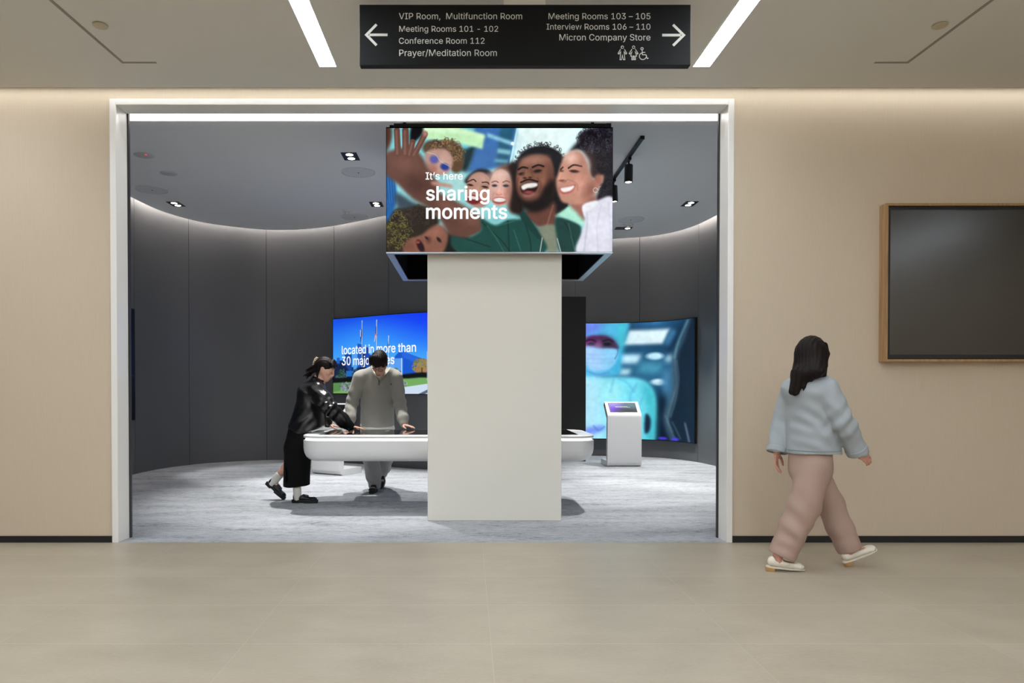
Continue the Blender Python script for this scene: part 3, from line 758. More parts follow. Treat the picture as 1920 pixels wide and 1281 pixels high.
# clean room worker in a hood and mask
def paint_cleanroom():
    c = Canvas(230, 236, 740, 790, 210, 232)
    c.grad([(0,(20,52,86)),(.3,(40,96,136)),(.6,(46,110,146)),(1,(16,40,66))])
    c.poly([(455,225),(560,225),(740,225),(960,225),(960,600),(700,420),(470,300)], (22,52,80), 10, False)
    c.ell(640,230,140,50,(50,110,160),.8)
    c.poly([(488,284),(752,284),(700,384),(452,384)], (222,246,255), 3, False); c.poly([(700,384),(752,284),(800,300),(740,400)], (60,120,160), 4, False)
    c.poly([(430,396),(720,392),(700,420),(430,430)], (26,76,110), 5, False)
    c.poly([(430,448),(566,448),(540,508),(420,508)], (196,238,255), 4, False); c.ell(648,462,52,24,(196,240,255),.35); c.poly([(715,470),(775,455),(765,500),(715,500)], (196,236,250), 5, False)
    c.poly([(430,545),(505,545),(490,585),(430,585)], (190,234,250), 4, False); c.poly([(560,500),(700,505),(680,575),(540,575)], (70,150,180), 6, False); c.poly([(500,595),(740,600),(730,640),(520,640)], (40,100,140), 6, False)
    c.ell(672,636,50,22,(214,244,255),.35); c.poly([(600,660),(720,665),(700,760),(640,740)], (26,66,104), 6, False); c.poly([(690,560),(760,560),(740,760),(700,760)], (70,130,170), 6, False)
    c.poly([(560,780),(720,700),(760,1040),(560,1040)], (12,26,46), 8, False)
    # second person's dark shape at the right, pale rim
    c.poly([(905,205),(960,205),(960,1060),(800,1060),(705,880),(760,700),(770,460),(850,330)], (66,96,116), 5)
    c.poly([(925,215),(965,205),(965,1060),(830,1060),(745,900),(800,700),(800,480),(865,340)], (20,38,56), 5)
    for p in ([(890,240),(815,370),(785,480),(800,640),(760,780),(735,880),(770,960)],[(800,500),(815,620),(790,760),(755,860)],[(720,860),(760,960),(800,1020)],[(770,900),(830,1000)],[(865,900),(905,1010)]): c.line(p, 8, (120,152,170), .4, 3)
    c.line([(880,250),(812,372),(784,470)], 14, (110,176,195), .45, 4); c.line([(872,910),(905,1025)], 16, (130,140,176), .5, 3)
    for x in (690,712,780,800): c.ell(x,1008,16,8,(80,60,230),.7)
    # suit
    c.poly([(205,580),(300,600),(430,600),(560,615),(630,680),(655,780),(650,900),(640,1030),(560,1045),(205,1040)], (120,226,246), 3)
    c.poly([(205,600),(330,610),(350,800),(340,1030),(205,1030)], (176,232,252), 14); c.poly([(330,650),(430,640),(440,780),(340,800)], (160,240,250), 10)
    c.poly([(560,640),(640,700),(655,900),(640,1030),(590,1030),(600,820)], (60,186,200), 8)
    for p in ([(430,610),(480,640),(520,700)],[(540,640),(500,720),(500,770)],[(590,680),(560,780)],[(400,620),(380,700)]): c.line(p, 10, (86,170,214), .5, 3)
    c.poly([(590,850),(620,880),(615,960),(585,975)], (22,38,62), 2); c.poly([(205,960),(330,930),(345,960),(290,985),(205,1010)], (120,150,246), 4); c.line([(280,935),(310,965),(345,940)], 8, (60,110,190), .5, 2)
    # hood, eyes, mask
    c.poly([(205,225),(470,225),(474,300),(450,400),(440,520),(420,585),(300,592),(205,560)], (84,186,232), 3)
    c.poly([(205,225),(330,225),(300,300),(225,330),(205,420)], (110,140,240), 8); c.poly([(430,230),(470,230),(470,330),(440,440),(420,400)], (70,200,220), 6); c.poly([(420,430),(445,430),(430,560),(390,570)], (60,180,220), 6)
    c.poly([(212,400),(216,350),(250,320),(320,314),(380,332),(412,370),(416,412),(214,412)], (92,40,92), 2)
    c.poly([(320,318),(400,350),(414,405),(320,405)], (60,50,76), 6); c.ell(235,385,30,30,(150,40,130),.7,alpha=.7)
    c.line([(232,354),(262,344),(290,356)],11,(40,22,44),.9,1.5); c.line([(334,356),(366,345),(394,358)],11,(40,24,44),.9,1.5); c.ell(263,375,24,11,(28,20,40),.4); c.ell(360,375,24,11,(28,24,40),.4); c.ell(312,380,16,30,(120,60,110),.6)
    c.poly([(213,398),(300,404),(416,410),(418,480),(390,530),(345,556),(270,552),(225,500)], (140,208,248), 2); c.poly([(216,402),(320,408),(330,540),(270,548),(226,490)], (168,206,252), 8)
    for y in (440,470,500): c.line([(222,y),(320,y+8),(410,y)], 6, (120,186,236), .4, 2)
    c.line([(415,380),(424,430),(408,475)], 6, (50,100,140), .6, 1.5); c.grain(.022, 5); c.line([(240,560),(300,582),(370,570)], 8, (86,130,205), .5, 2)
    return c
# ---------------------------------------------------------------- the four sided display box around the column
DY0, DY1 = 6.50, 8.20
dx0, dx1 = P(724, 400, DY0).x, P(1149, 400, DY0).x
dz0, dz1 = P(900, 475, DY0).z, P(900, 238.5, DY0).z
box = thing('display_box', ((dx0+dx1)/2, (DY0+DY1)/2, dz0), 'large ceiling-hung display box around the white column showing laughing friends taking a selfie', 'display')
b = MB(); TH = 0.055
b.box((dx0, DY0, dz0+0.012), (dx1, DY0+TH, dz1)); b.box((dx0, DY1-TH, dz0+0.012), (dx1, DY1, dz1))
b.box((dx0, DY0+TH, dz0+0.012), (dx0+TH, DY1-TH, dz1)); b.box((dx1-TH, DY0+TH, dz0+0.012), (dx1, DY1-TH, dz1))
adopt(b.build('housing', M_VOID), box)
b = MB(); TW = 0.062
b.box((dx0, DY0, dz0), (dx1, DY0+TW, dz0+0.0115)); b.box((dx0, DY1-TW, dz0), (dx1, DY1, dz0+0.0115))
b.box((dx0, DY0+TW, dz0), (dx0+TW, DY1-TW, dz0+0.0115)); b.box((dx1-TW, DY0+TW, dz0), (dx1, DY1-TW, dz0+0.0115))
adopt(b.build('bottom_trim', M_ALU), box)
b = MB(); b.box((P(738, 240, DY0).x, DY0+0.02, dz1+0.0005), (P(1143, 240, DY0).x, DY0+0.14, P(900, 230, DY0).z))
b.box((P(730, 240, DY0).x, DY0+0.02, dz1+0.0005), (P(738, 240, DY0).x-0.001, DY0+0.10, P(900, 233, DY0).z)); b.box((P(1137, 240, DY0).x, DY0-0.0, dz1+0.0005), (P(1146, 240, DY0).x, DY0+0.019, P(900, 231, DY0).z))
adopt(b.build('top_bracket', M_BLACK), box)
for xx in (dx0+0.15, dx1-0.15):
    for yy in (DY0+0.2, DY1-0.2):
        adopt(MB().tube([(xx, yy, dz1-0.4), (xx, yy, ZI-0.001)], 0.015).build('hanger_rod', M_BLACK, smooth=True), box)
        adopt(MB().box((xx-0.02 if xx < 0 else xx-0.02, yy-0.02, dz1-0.42), (xx+0.02, yy+0.02, dz1-0.38)).build('hanger_clamp', M_BLACK), box)
sx0, sx1 = P(725, 400, DY0).x, P(1148.3, 400, DY0).x
sz0_, sz1_ = P(900, 472.3, DY0).z, P(900, 240.5, DY0).z
pic = screen_mesh('screen', paint_friends(), lambda u, v: (sx0+(sx1-sx0)*u, DY0-0.0015, sz1_+(sz0_-sz1_)*v), box)
for body, x0, x1, base, wt in (("It’s here", 798, 867.8, 336.6, .012), ('sharing', 798.7, 918, 375.3, .016), ('moments', 798.7, 951, 409.8, .016)):
    lettering(body, x0, x1, lambda u, v, w: P(u, base-v, DY0-0.003-0.004*w), M_TEXT, box, weight=wt)

# ---------------------------------------------------------------- displays on the curved wall
def wall_display(name, s0, s1, z0, z1, off, label, cv, n=40):
    c = W((s0+s1)/2, 0, z0)
    t = thing(name, c, label, 'display')
    b = MB(); rings = []
    for k in range(n+1):
        s = s0+(s1-s0)*k/n
        rings.append([W(s, 0.002, z0), W(s, off, z0), W(s, off, z1), W(s, 0.002, z1)])
    b.rings(rings); adopt(b.build('cabinet', M_BLACK), t)
    if cv is not None:
        e = 0.012
        screen_mesh('screen', cv, lambda u, v: W(s0+e+(s1-s0-2*e)*u, off+0.002, z1-e-(z1-z0-2*e)*v), t)
    return t
OFF = 0.05
a0 = sl(627)+0.006
a1 = a0+3.05
camp = wall_display('campus_display', a0, a1, 1.118, 2.352, OFF, 'wall display behind the two people at the table showing a blue sky office campus', paint_campus())
def s_px_off(px, off, lo, hi):
    best = min(((abs(VX + W(s, off).x*F/W(s, off).y - px), s) for s in np.linspace(lo, hi, 1500)))
    return best[1]
for body, x0, x1, base, zz in (('located in more than', 641.5, 780.5, 664.5, 0), ('30 major cities', 641.5, 740.0, 685, 0)):
    sa, sb = s_px_off(x0, OFF, a0, a1), s_px_off(x1, OFF, a0, a1)
    q = W(sa, OFF); zb = P(x0, base, q.y).z
    lettering(body, sa, sb, lambda u, v, w: W(u, OFF+0.006+0.02*w, zb+v), M_TEXT, camp, weight=.010, ysc=1.10)
r0, r1 = sr(1090), sr(1307.5)
wall_display('cleanroom_display', r0, r1, 0.302, 2.375, OFF, 'tall curved wall display showing a hooded and masked clean room worker', paint_cleanroom())
cv = Canvas(60, 80, 60, 80); cv.grad([(0, (10, 14, 26)), (.5, (12, 18, 34)), (1, (8, 9, 14))]); cv.ell(40, 58, 12, 2.5, (120, 74, 40), .5); cv.ell(52, 48, 5, 1.5, (60, 60, 70), .5)
l1 = s_px_off(253.5, 0.05, 2.4, sl(355)); wall_display('side_wall_display', l1-1.9, l1, 0.765, 2.33, 0.05, 'dark display seen almost edge-on at the far left of the showroom', cv)

# tall black cabinet against the wall left of the clean room display
tb = thing('tall_cabinet', (1.56, 12.1, 0), 'tall flat black cabinet standing between the white column and the clean room display', 'cabinet')
bx1 = P(1099, 600, 11.86).x; bz = P(1080, 556, 11.86).z
adopt(MB().box((bx1-0.80, 11.88, 0), (bx1, 12.02, bz)).build('carcass', mat('black brown laminate', (34, 32, 30), 0.6), bevel=0.003), tb)
adopt(MB().box((bx1-0.797, 11.86, 0.06), (bx1-0.003, 11.879, bz-0.003)).build('door', mat('black brown laminate', (34, 32, 30), 0.6), bevel=0.002), tb)

# ---------------------------------------------------------------- long white touch table
TZ = 0.755; TY0, TY1 = 7.10, 8.12
tx0, tx1 = -1.675, 1.275
def rrect(x0, x1, y0, y1, r, z, n=8):
    pts = []
    for cx, cy, a in ((x1-r, y0+r, -90), (x1-r, y1-r, 0), (x0+r, y1-r, 90), (x0+r, y0+r, 180)):
        for k in range(n+1):
            t = R(a+90*k/n); pts.append(Vector((cx+r*math.cos(t), cy+r*math.sin(t), z)))
    return pts
def table_ring(ins, z, r=0.20): return rrect(tx0+ins, tx1-ins, TY0+ins, TY1-ins, max(r-ins, 0.03), z)
tab = thing('touch_table', (0.3, 7.6, 0), 'long white touch table with rounded underside and a glowing line below its rim', 'table')
prof = [(0.15, 0.485), (0.10, 0.489), (0.06, 0.503), (0.028, 0.530), (0.008, 0.570), (0.0, 0.615), (0.0, 0.698), (0.012, 0.704), (0.03, 0.704)]
adopt(MB().rings([table_ring(i, z) for i, z in prof]).build('body', M_WHITE, smooth=True), tab)
adopt(MB().rings([table_ring(0.022, 0.7045), table_ring(0.022, 0.7225)]).build('light_line', M_LED), tab)
b = MB(); b.rings([table_ring(0.02, 0.723), table_ring(0.004, 0.724), table_ring(0.0, 0.730), table_ring(0.0, 0.745), table_ring(0.006, 0.752), table_ring(0.014, TZ)])
adopt(b.build('top_slab', M_WHITE, smooth=True), tab)
gx0, gx1 = tx0+0.17, tx1-0.17
cv = Canvas(300, 70, 300, 70); cv.grad([(0, (9, 10, 12)), (1, (12, 13, 15))])
cv.ell(9, 38, 5, 2.5, (160, 165, 172), .5, 30); cv.poly([(250, 0), (300, 0), (300, 70), (270, 70)], (30, 50, 110), 4, False); cv.ell(70, 45, 3, 1.5, (220, 224, 230), .5)
adopt(MB().box((gx0, TY0+0.10, TZ+0.0003), (gx1, TY1-0.07, TZ+0.003)).build('glass_screen', M_GLASS, bevel=0.001), tab)
adopt(MB().box((gx0+0.01, TY0+0.11, TZ+0.0031), (gx0+0.05, TY0+0.30, TZ+0.0036)).build('screen_item', mat('grey screen graphic', (120, 124, 130), 0.2)), tab)
adopt(MB().box((-0.90, 7.72, TZ+0.0031), (-0.86, 7.90, TZ+0.0036)).build('screen_item', mat('pale screen graphic', (235, 235, 235), 0.2)), tab)
b = MB(); b.rings([rrect(-0.22, 0.74, 7.38, 7.84, 0.06, 0), rrect(-0.22, 0.74, 7.38, 7.84, 0.06, 0.4845)])
adopt(b.build('pedestal', M_WHITE, smooth=True), tab)

# ---------------------------------------------------------------- two slanted kiosks made of one folded white band
def kiosk(name, loc, rot, label, lit):
    t = thing(name, loc, label, 'kiosk', 'white slanted kiosks'); t.rotation_euler = (0, 0, rot)
    w = 0.265
    def arc(cx, cy, r, a0, a1, n=6): return [(cx+r*math.cos(R(a0+(a1-a0)*k/n)), cy+r*math.sin(R(a0+(a1-a0)*k/n))) for k in range(n+1)]
    prof = [(0.46, 0.0)] + arc(0.07, 0.07, 0.07, 270, 180) + arc(0.075, 0.765, 0.075, 180, 137) + [(0.235, 1.003), (0.290, 0.950)] + [(0.075, 0.735), (0.075, 0.085), (0.46, 0.085)]
    b = MB(); b.prism(prof, lambda u, v, x: Vector((x, u, v)), -w, w)
    o = b.build('body', M_WHITE, parent=t, smooth=True, bevel=0.004)
    o = MB().box((-w+0.0, 0.0765, 0.0855), (-w+0.012, 0.0815, 0.70)).build('back_rib', M_WHITE, parent=t)
    # slanted face frame: origin at the lower edge, going up the slope
    a = Vector((0, 0.032, 0.827)); c = Vector((0, 0.226, 0.994)); d = (c-a).normalized(); nrm = Vector((0, -d.z, d.y)); Ls = (c-a).length
    def on(u, v, h): return Vector((u, 0, 0)) + a + d*(v*Ls) + nrm*h
    b = MB(); x0, x1, v0, v1 = -0.215, 0.215, 0.08, 0.92
    q = [on(x0, v0, .0006), on(x1, v0, .0006), on(x1, v1, .0006), on(x0, v1, .0006)]; q2 = [on(x0, v0, .005), on(x1, v0, .005), on(x1, v1, .005), on(x0, v1, .005)]
    b.rings([q, q2]); b.build('screen_bezel', M_BLACK, parent=t)
    if lit:
        cv = Canvas(70, 44, 70, 44); cv.grad([(0, (150, 110, 230)), (.5, (90, 110, 150)), (1, (60, 84, 92))], 0)
        cv.ell(8, 40, 26, 20, (110, 40, 240), .8); cv.ell(45, 42, 26, 14, (22, 26, 30), .8); cv.ell(60, 8, 22, 14, (96, 130, 140), .8); cv.ell(10, 4, 20, 12, (170, 150, 230), .8)
        tmp = bpy.data.objects.new('tmp', None)
        o = screen_mesh('screen', cv, lambda u, v: on(x0+0.012+(x1-x0-0.024)*u, v1-0.03-(v1-v0-0.06)*v, .0056), t); o.matrix_parent_inverse = Matrix()
        b = MB(); rr = random.Random(3)
        for row, (ya, n) in enumerate(((0.56, 3), (0.50, 3))):
            xx = -0.12 if row == 0 else -0.11
            for k in range(9):
                wv = rr.uniform(0.010, 0.026)
                b.add([on(xx, ya, .0064), on(xx+wv, ya, .0064), on(xx+wv, ya+0.03, .0064), on(xx, ya+0.03, .0064)], [(0, 1, 2, 3)]); xx += wv+0.006
        b.build('text_lines', M_TEXT, parent=t, fix=False)
    else:
        q = [on(x0+.012, v0+.03, .0056), on(x1-.012, v0+.03, .0056), on(x1-.012, v1-.03, .0056), on(x0+.012, v1-.03, .0056)]; q2 = [p+nrm*.001 for p in q]
        MB().rings([q, q2]).build('screen', M_GLASS, parent=t)
    return t
kp = PZ(1171, 875.5, 0)
kiosk('information_kiosk', (kp.x, kp.y, 0), R(2), 'white slanted kiosk with a lit purple screen in front of the clean room display', True)
kp = PZ(610, 891, 0)
kiosk('information_kiosk', (kp.x, kp.y+0.03, 0), R(-30), 'white slanted kiosk half hidden behind the left end of the touch table', False)

# ---------------------------------------------------------------- showroom ceiling fittings
def disc(name, px, py, r, label, cat, group, kind):
    c = PZ(px, py, ZI); t = thing(name, (c.x, c.y, ZI), label, cat, group)
    G = mat('grey speaker grille', (222, 223, 225), 0.7); 
    if kind == 'speaker':
        MB().lathe([(0.001, -0.006), (r*.95, -0.006), (r*.96, -0.0005), (0.001, -0.0005)]).build('grille', G, t, smooth=True)
        MB().lathe([(r*.965, -0.0005), (r*.965, -0.009), (r, -0.007), (r, -0.0005)], n=40).build('rim', mat('speaker rim', (230, 231, 233), 0.6), t, smooth=True)
        MB().lathe([(0.001, -0.012), (0.006, -0.012), (0.008, -0.0065), (0.001, -0.0065)], n=12).build('centre_stud', M_BLACK, t, smooth=True)
    elif kind == 'flush':
        MB().lathe([(0.001, -0.012), (r*.55, -0.012), (r*.9, -0.008), (r, -0.0005), (0.001, -0.0005)], n=40).build('cover', mat('grey cover', (206, 206, 204), 0.6), t, smooth=True)
    else:
        MB().lathe([(0.001, -0.02), (r*.9, -0.02), (r, -0.012), (r, -0.0005), (0.001, -0.0005)], n=32).build('base', M_FRAME, t, smooth=True)
        MB().lathe([(0.001, -0.055), (r*.35, -0.05), (r*.5, -0.035), (r*.5, -0.0205), (0.001, -0.0205)], n=24).build('sensor_dome', M_FRAME, t, smooth=True)
    return t
for px, py, lab in ((672, 323, 'largest round ceiling speaker, left of the display box beside a twin downlight'), (285, 355.5, 'round ceiling speaker above the far left end of the curved wall'), (665, 406.5, 'round ceiling speaker beside a small smoke detector left of the display box'), (1183, 411.5, 'round ceiling speaker to the right of the display box')):
    disc('ceiling_speaker', px, py, 0.205, lab, 'speaker', 'round speakers in the showroom ceiling', 'speaker')
d1 = disc('ceiling_detector', 270, 291, 0.11, 'small round grey ceiling cover with a tiny red light, leftmost in the showroom', 'detector', None, 'flush')
MB().lathe([(0.001, -0.018), (0.011, -0.016), (0.013, -0.008), (0.001, -0.008)], (0.045, -0.055, 0), 10).build('red_indicator', emitter('red led', (255, 60, 70), 1.0), d1, smooth=True)['label'] = 'tiny red indicator light'
disc('ceiling_cover', 316, 325, 0.10, 'small plain round ceiling cover between a speaker and the red-lit detector', 'ceiling cover', None, 'flush')
disc('smoke_detector', 651, 395, 0.07, 'small white smoke detector next to a speaker left of the display box', 'detector', None, 'dome')
disc('smoke_detector', 1178, 421, 0.085, 'small smoke detector beside the farthest twin downlight right of the display box', 'detector', None, 'dome')

def downlight(px, py, label, ang=0, energy=E_DOWN, tilt=(0, 0), cone=62, single=False):
    c = PZ(px, py, ZI)
    t = thing('twin_downlight', (c.x, c.y, ZI), label, 'downlight', 'black twin downlights'); t.rotation_euler = (0, 0, R(ang))
    b = MB(); b.box((-0.088, -0.135, -0.006), (0.088, 0.135, -0.0005)); b.build('frame', M_BLACK, t, bevel=0.001)
    for k, y in enumerate((-0.068, 0.068)):
        if single and k: 
            MB().lathe([(0.001, -0.007), (0.054, -0.0065), (0.054, -0.0061), (0.001, -0.0061)], (0, y, 0), 24).build('lens', M_GLASS, t, smooth=True); continue
        MB().lathe([(0.001, -0.0085), (0.034, -0.0085), (0.041, -0.0065), (0.001, -0.0062)], (0, y, 0), 24).build('lens', M_LAMP, t, smooth=True)
    light('SPOT', 'downlight_lamp', (0, 0, -0.03), (R(tilt[0]), R(tilt[1]), 0), energy, (1, 0.985, 0.96), parent=t, spot_size=R(cone), spot_blend=0.55, shadow_soft_size=0.04)
downlight(657, 293, 'nearest twin downlight, above the left half of the touch table', energy=E_DOWN*1.5, cone=70)
downlight(330, 382.5, 'twin downlight close to the left end of the curved wall', 0, energy=E_DOWN*0.8, tilt=(0, -20), cone=42)
downlight(706, 383, 'twin downlight just left of the display box picture, behind the standing man', energy=E_DOWN*1.1, tilt=(-16, 0), cone=50)
downlight(1293, 382, 'twin downlight on the right near the portal jamb', 0, energy=E_DOWN*1.3)
downlight(1169, 428, 'farthest twin downlight, with one lamp lit, right of the display box', 90, energy=E_DOWN*0.7, single=True)

# light track with two cylinder spots
c0 = PZ(1204, 261, ZI-0.03)
tx, ty0 = c0.x, c0.y
tr = thing('light_track', (tx, ty0, ZI), 'black lighting track running back along the ceiling right of the display box', 'light track')
b = MB(); b.box((tx-0.018, ty0, ZI-0.034), (tx+0.018, ty0+2.6, ZI-0.0005)); adopt(b.build('rail', M_BLACK, bevel=0.002), tr)
adopt(MB().box((tx-0.021, ty0-0.02, ZI-0.037), (tx+0.021, ty0-0.0005, ZI-0.0005)).build('end_cap', M_BLACK), tr)
def track_spot(yy, label, aim, energy):
    t = thing('track_spotlight', (tx, yy, ZI-0.0345), label, 'spotlight', 'black cylinder spotlights on the track')
    MB().box((-0.018, -0.06, -0.028), (0.018, 0.06, -0.0005)).build('adapter', M_BLACK, t, bevel=0.003)
    MB().tube([(0, 0, -0.0285), (0, 0, -0.075)], 0.010).build('stem', M_BLACK, t, smooth=True)
    d = (Vector(aim) - Vector((tx, yy, ZI-0.17))).normalized()
    q = Vector((0, 0, -1)).rotation_difference(d)
    h = bpy.data.objects.new('head', None)
    b = MB(); b.lathe([(0.001, 0.005), (0.044, 0.005), (0.047, 0.0), (0.047, -0.195), (0.041, -0.195), (0.041, -0.17), (0.001, -0.17)], n=28)
    o = b.build('housing', M_BLACK, t, smooth=True); o.location = (0, 0, -0.078); o.rotation_euler = q.to_euler()
    l = MB().lathe([(0.001, -0.188), (0.030, -0.188), (0.040, -0.182), (0.040, -0.1705), (0.001, -0.1705)], n=24).build('lens', M_LAMP, o, smooth=True)
    light('SPOT', 'track_lamp', (0, 0, -0.20), (0, 0, 0), energy, (1, 0.985, 0.96), parent=o, spot_size=R(58), spot_blend=0.5, shadow_soft_size=0.03)
c1 = PZ(1180, 300, ZI-0.05)
track_spot(c1.y, 'nearer black cylinder spotlight hanging from the track', (1.72, c1.y-0.15, 0), E_TRACK)
c2 = PZ(1155, 340, ZI-0.05)
track_spot(c2.y, 'farther black cylinder spotlight half hidden by the display box', (1.95, c2.y, 0), E_TRACK)
# ---------------------------------------------------------------- people: each skin and garment is one continuous surface grown from blended limbs
class Field:
    def __init__(s, lo, hi, h):
        s.lo = np.array(lo, np.float32); s.h = h
        s.n = np.ceil((np.array(hi)-np.array(lo))/h).astype(int)+1
        s.f = np.full(tuple(s.n), 0.5, np.float32)
    def sub(s, lo, hi):
        a = np.maximum(np.floor((np.array(lo)-s.lo)/s.h).astype(int), 0); b = np.minimum(np.ceil((np.array(hi)-s.lo)/s.h).astype(int)+1, s.n)
        if np.any(b <= a): return None
        ax = [s.lo[i]+s.h*np.arange(a[i], b[i], dtype=np.float32) for i in range(3)]
        return (slice(a[0], b[0]), slice(a[1], b[1]), slice(a[2], b[2])), np.meshgrid(*ax, indexing='ij', sparse=True)
    def comb(s, sl, d, k, mode):
        o = s.f[sl]
        if mode == 'cut':
            h = np.maximum(k-np.abs(o+d), 0)/max(k, 1e-6); s.f[sl] = np.maximum(o, -d)+h*h*k*.25
        else:
            h = np.maximum(k-np.abs(o-d), 0)/max(k, 1e-6); s.f[sl] = np.minimum(o, d)-h*h*k*.25
    def cap(s, a, b, ra, rb=None, k=0.03, side=None, mode='add'):
        "tapered limb from a to b; radii are numbers or (across side, other way)"
        a, b = np.array(a, np.float32), np.array(b, np.float32)
        ra = ra if isinstance(ra, (tuple, list)) else (ra, ra); rb = ra if rb is None else (rb if isinstance(rb, (tuple, list)) else (rb, rb))
        m = max(*ra, *rb)+k+3*s.h
        g = s.sub(np.minimum(a, b)-m, np.maximum(a, b)+m)
        if g is None: return s
        sl, (X, Y, Z) = g
        d = b-a; L2 = float(d@d)+1e-12; ax = d/math.sqrt(L2)
        sd = np.array(side if side is not None else ((1, 0, 0) if abs(ax[0]) < .8 else (0, 1, 0)), np.float32)
        sd = sd-ax*(sd@ax); sd /= np.linalg.norm(sd); o2 = np.cross(ax, sd)
        x, y, z = X-a[0], Y-a[1], Z-a[2]
        w = x*ax[0]+y*ax[1]+z*ax[2]; L = math.sqrt(L2); t = np.clip(w/L, 0, 1); w = w-t*L
        u = x*sd[0]+y*sd[1]+z*sd[2]; v = x*o2[0]+y*o2[1]+z*o2[2]
        r1, r2 = ra[0]+(rb[0]-ra[0])*t, ra[1]+(rb[1]-ra[1])*t; rm = np.minimum(r1, r2)
        s.comb(sl, (np.sqrt((u/r1)**2+(v/r2)**2+(w/rm)**2)-1)*rm, k, mode); return s
    def ell(s, c, r, k=0.02, fr=None, mode='add'):
        c = np.array(c, np.float32); m = max(r)+k+3*s.h
        g = s.sub(c-m, c+m)
        if g is None: return s
        sl, (X, Y, Z) = g
        x, y, z = X-c[0], Y-c[1], Z-c[2]
        if fr is not None: x, y, z = [x*q[0]+y*q[1]+z*q[2] for q in fr]
        k0 = np.sqrt((x/r[0])**2+(y/r[1])**2+(z/r[2])**2)
        s.comb(sl, (k0-1)*min(r), k, mode); return s
    def plane(s, p, nrm, k=0.005):
        "cut away everything on the side nrm points to"
        nrm = np.array(nrm, float); nrm /= np.linalg.norm(nrm)
        X, Y, Z = [s.lo[i]+s.h*np.arange(s.n[i], dtype=np.float32) for i in range(3)]
        d = ((X-p[0])*nrm[0])[:, None, None]+((Y-p[1])*nrm[1])[None, :, None]+((Z-p[2])*nrm[2])[None, None, :]
        s.f = np.maximum(s.f, d); return s
    def chain(s, pts, rs, k=0.03, side=None):
        for i in range(len(pts)-1): s.cap(pts[i], pts[i+1], rs[i], rs[i+1], k, side)
        return s
    def mesh(s, name, m, parent, wrinkle=None, paint=None, base=None):
        f = s.f; ins = f < 0; n = np.array(f.shape)-1
        cnt = np.zeros(tuple(n), np.int8); corners = [(i, j, k) for i in (0, 1) for j in (0, 1) for k in (0, 1)]
        def sh(a, c): return a[c[0]:c[0]+n[0], c[1]:c[1]+n[1], c[2]:c[2]+n[2]]
        for c in corners: cnt += sh(ins, c)
        act = (cnt > 0) & (cnt < 8); idx = np.argwhere(act)
        ps = np.zeros((len(idx), 3)); pc = np.zeros(len(idx))
        for a in corners:
            for axn in range(3):
                if a[axn]: continue
                b = list(a); b[axn] = 1
                fa = f[tuple((idx+a).T)]; fb = f[tuple((idx+b).T)]; x = (fa < 0) != (fb < 0)
                t = np.where(x, fa/np.where(x, fa-fb, 1), 0)
                q = np.array(a)[None]+t[:, None]*(np.array(b)-np.array(a))[None]
                ps[x] += q[x]; pc += x
        v = (idx+ps/pc[:, None])*s.h+s.lo
        ids = np.full(tuple(n), -1, np.int32); ids[act] = np.arange(len(idx)); faces = []
        for axn in range(3):
            o = [q for q in range(3) if q != axn]
            slA = [slice(None)]*3; slB = [slice(None)]*3; slA[axn] = slice(0, -1); slB[axn] = slice(1, None)
            for q in o: slA[q] = slice(1, -1); slB[q] = slice(1, -1)
            e = np.argwhere(ins[tuple(slA)] != ins[tuple(slB)])
            for q in o: e[:, q] += 1
            dirn = ins[tuple(e.T)]
            d1, d2 = np.zeros(3, int), np.zeros(3, int); d1[o[0]] = 1; d2[o[1]] = 1
            quad = np.stack([ids[tuple((e-d1-d2).T)], ids[tuple((e-d2).T)], ids[tuple(e.T)], ids[tuple((e-d1).T)]], 1)
            flip = ~dirn if axn != 1 else dirn
            quad[flip] = quad[flip][:, ::-1]; faces.append(quad)
        F_ = np.concatenate(faces); F_ = F_[(F_ >= 0).all(1)]
        if np.sum(v[F_[:, 0]]*np.cross(v[F_[:, 1]]-v[F_[:, 0]], v[F_[:, 2]]-v[F_[:, 0]])) < 0: F_ = F_[:, ::-1].copy()
        def normals(v):
            fn = np.cross(v[F_[:, 2]]-v[F_[:, 0]], v[F_[:, 3]]-v[F_[:, 1]]); vn = np.zeros_like(v)
            for c in range(4): np.add.at(vn, F_[:, c], fn)
            return vn/np.maximum(np.linalg.norm(vn, axis=1, keepdims=True), 1e-9)
        for _ in range(2):                                   # light smoothing
            acc = np.zeros_like(v); c_ = np.zeros(len(v))
            for a, b in ((0, 1), (1, 2), (2, 3), (3, 0)):
                np.add.at(acc, F_[:, a], v[F_[:, b]]); np.add.at(acc, F_[:, b], v[F_[:, a]]); np.add.at(c_, F_[:, a], 1); np.add.at(c_, F_[:, b], 1)
            v = v*.5+.5*acc/np.maximum(c_, 1)[:, None]
        if wrinkle is not None: v = v+normals(v)*wrinkle(v)[:, None]
        me = bpy.data.meshes.new(name)
        me.vertices.add(len(v)); me.vertices.foreach_set('co', v.astype(np.float32).ravel())
        me.loops.add(F_.size); me.loops.foreach_set('vertex_index', F_.ravel().astype(np.int32))
        me.polygons.add(len(F_)); me.polygons.foreach_set('loop_start', np.arange(0, F_.size, 4, dtype=np.int32))
        me.update(calc_edges=True); me.validate()
        me.polygons.foreach_set('use_smooth', np.ones(len(me.polygons), bool)); me.materials.append(m)
        if paint is not None:
            col = np.ones((len(v), 4), np.float32); col[:, :3] = lin(np.array(base))
            for c, r, cc, soft in paint:
                w = np.clip((r-np.linalg.norm((v-np.array(c)), axis=1))/(r*soft+1e-6), 0, 1)[:, None]
                col[:, :3] = col[:, :3]*(1-w)+lin(np.array(cc))*w
            me.color_attributes.new('Col', 'FLOAT_COLOR', 'POINT').data.foreach_set('color', col.ravel())
        o = bpy.data.objects.new(name, me); C.objects.link(o)
        if parent is not None: adopt(o, parent)
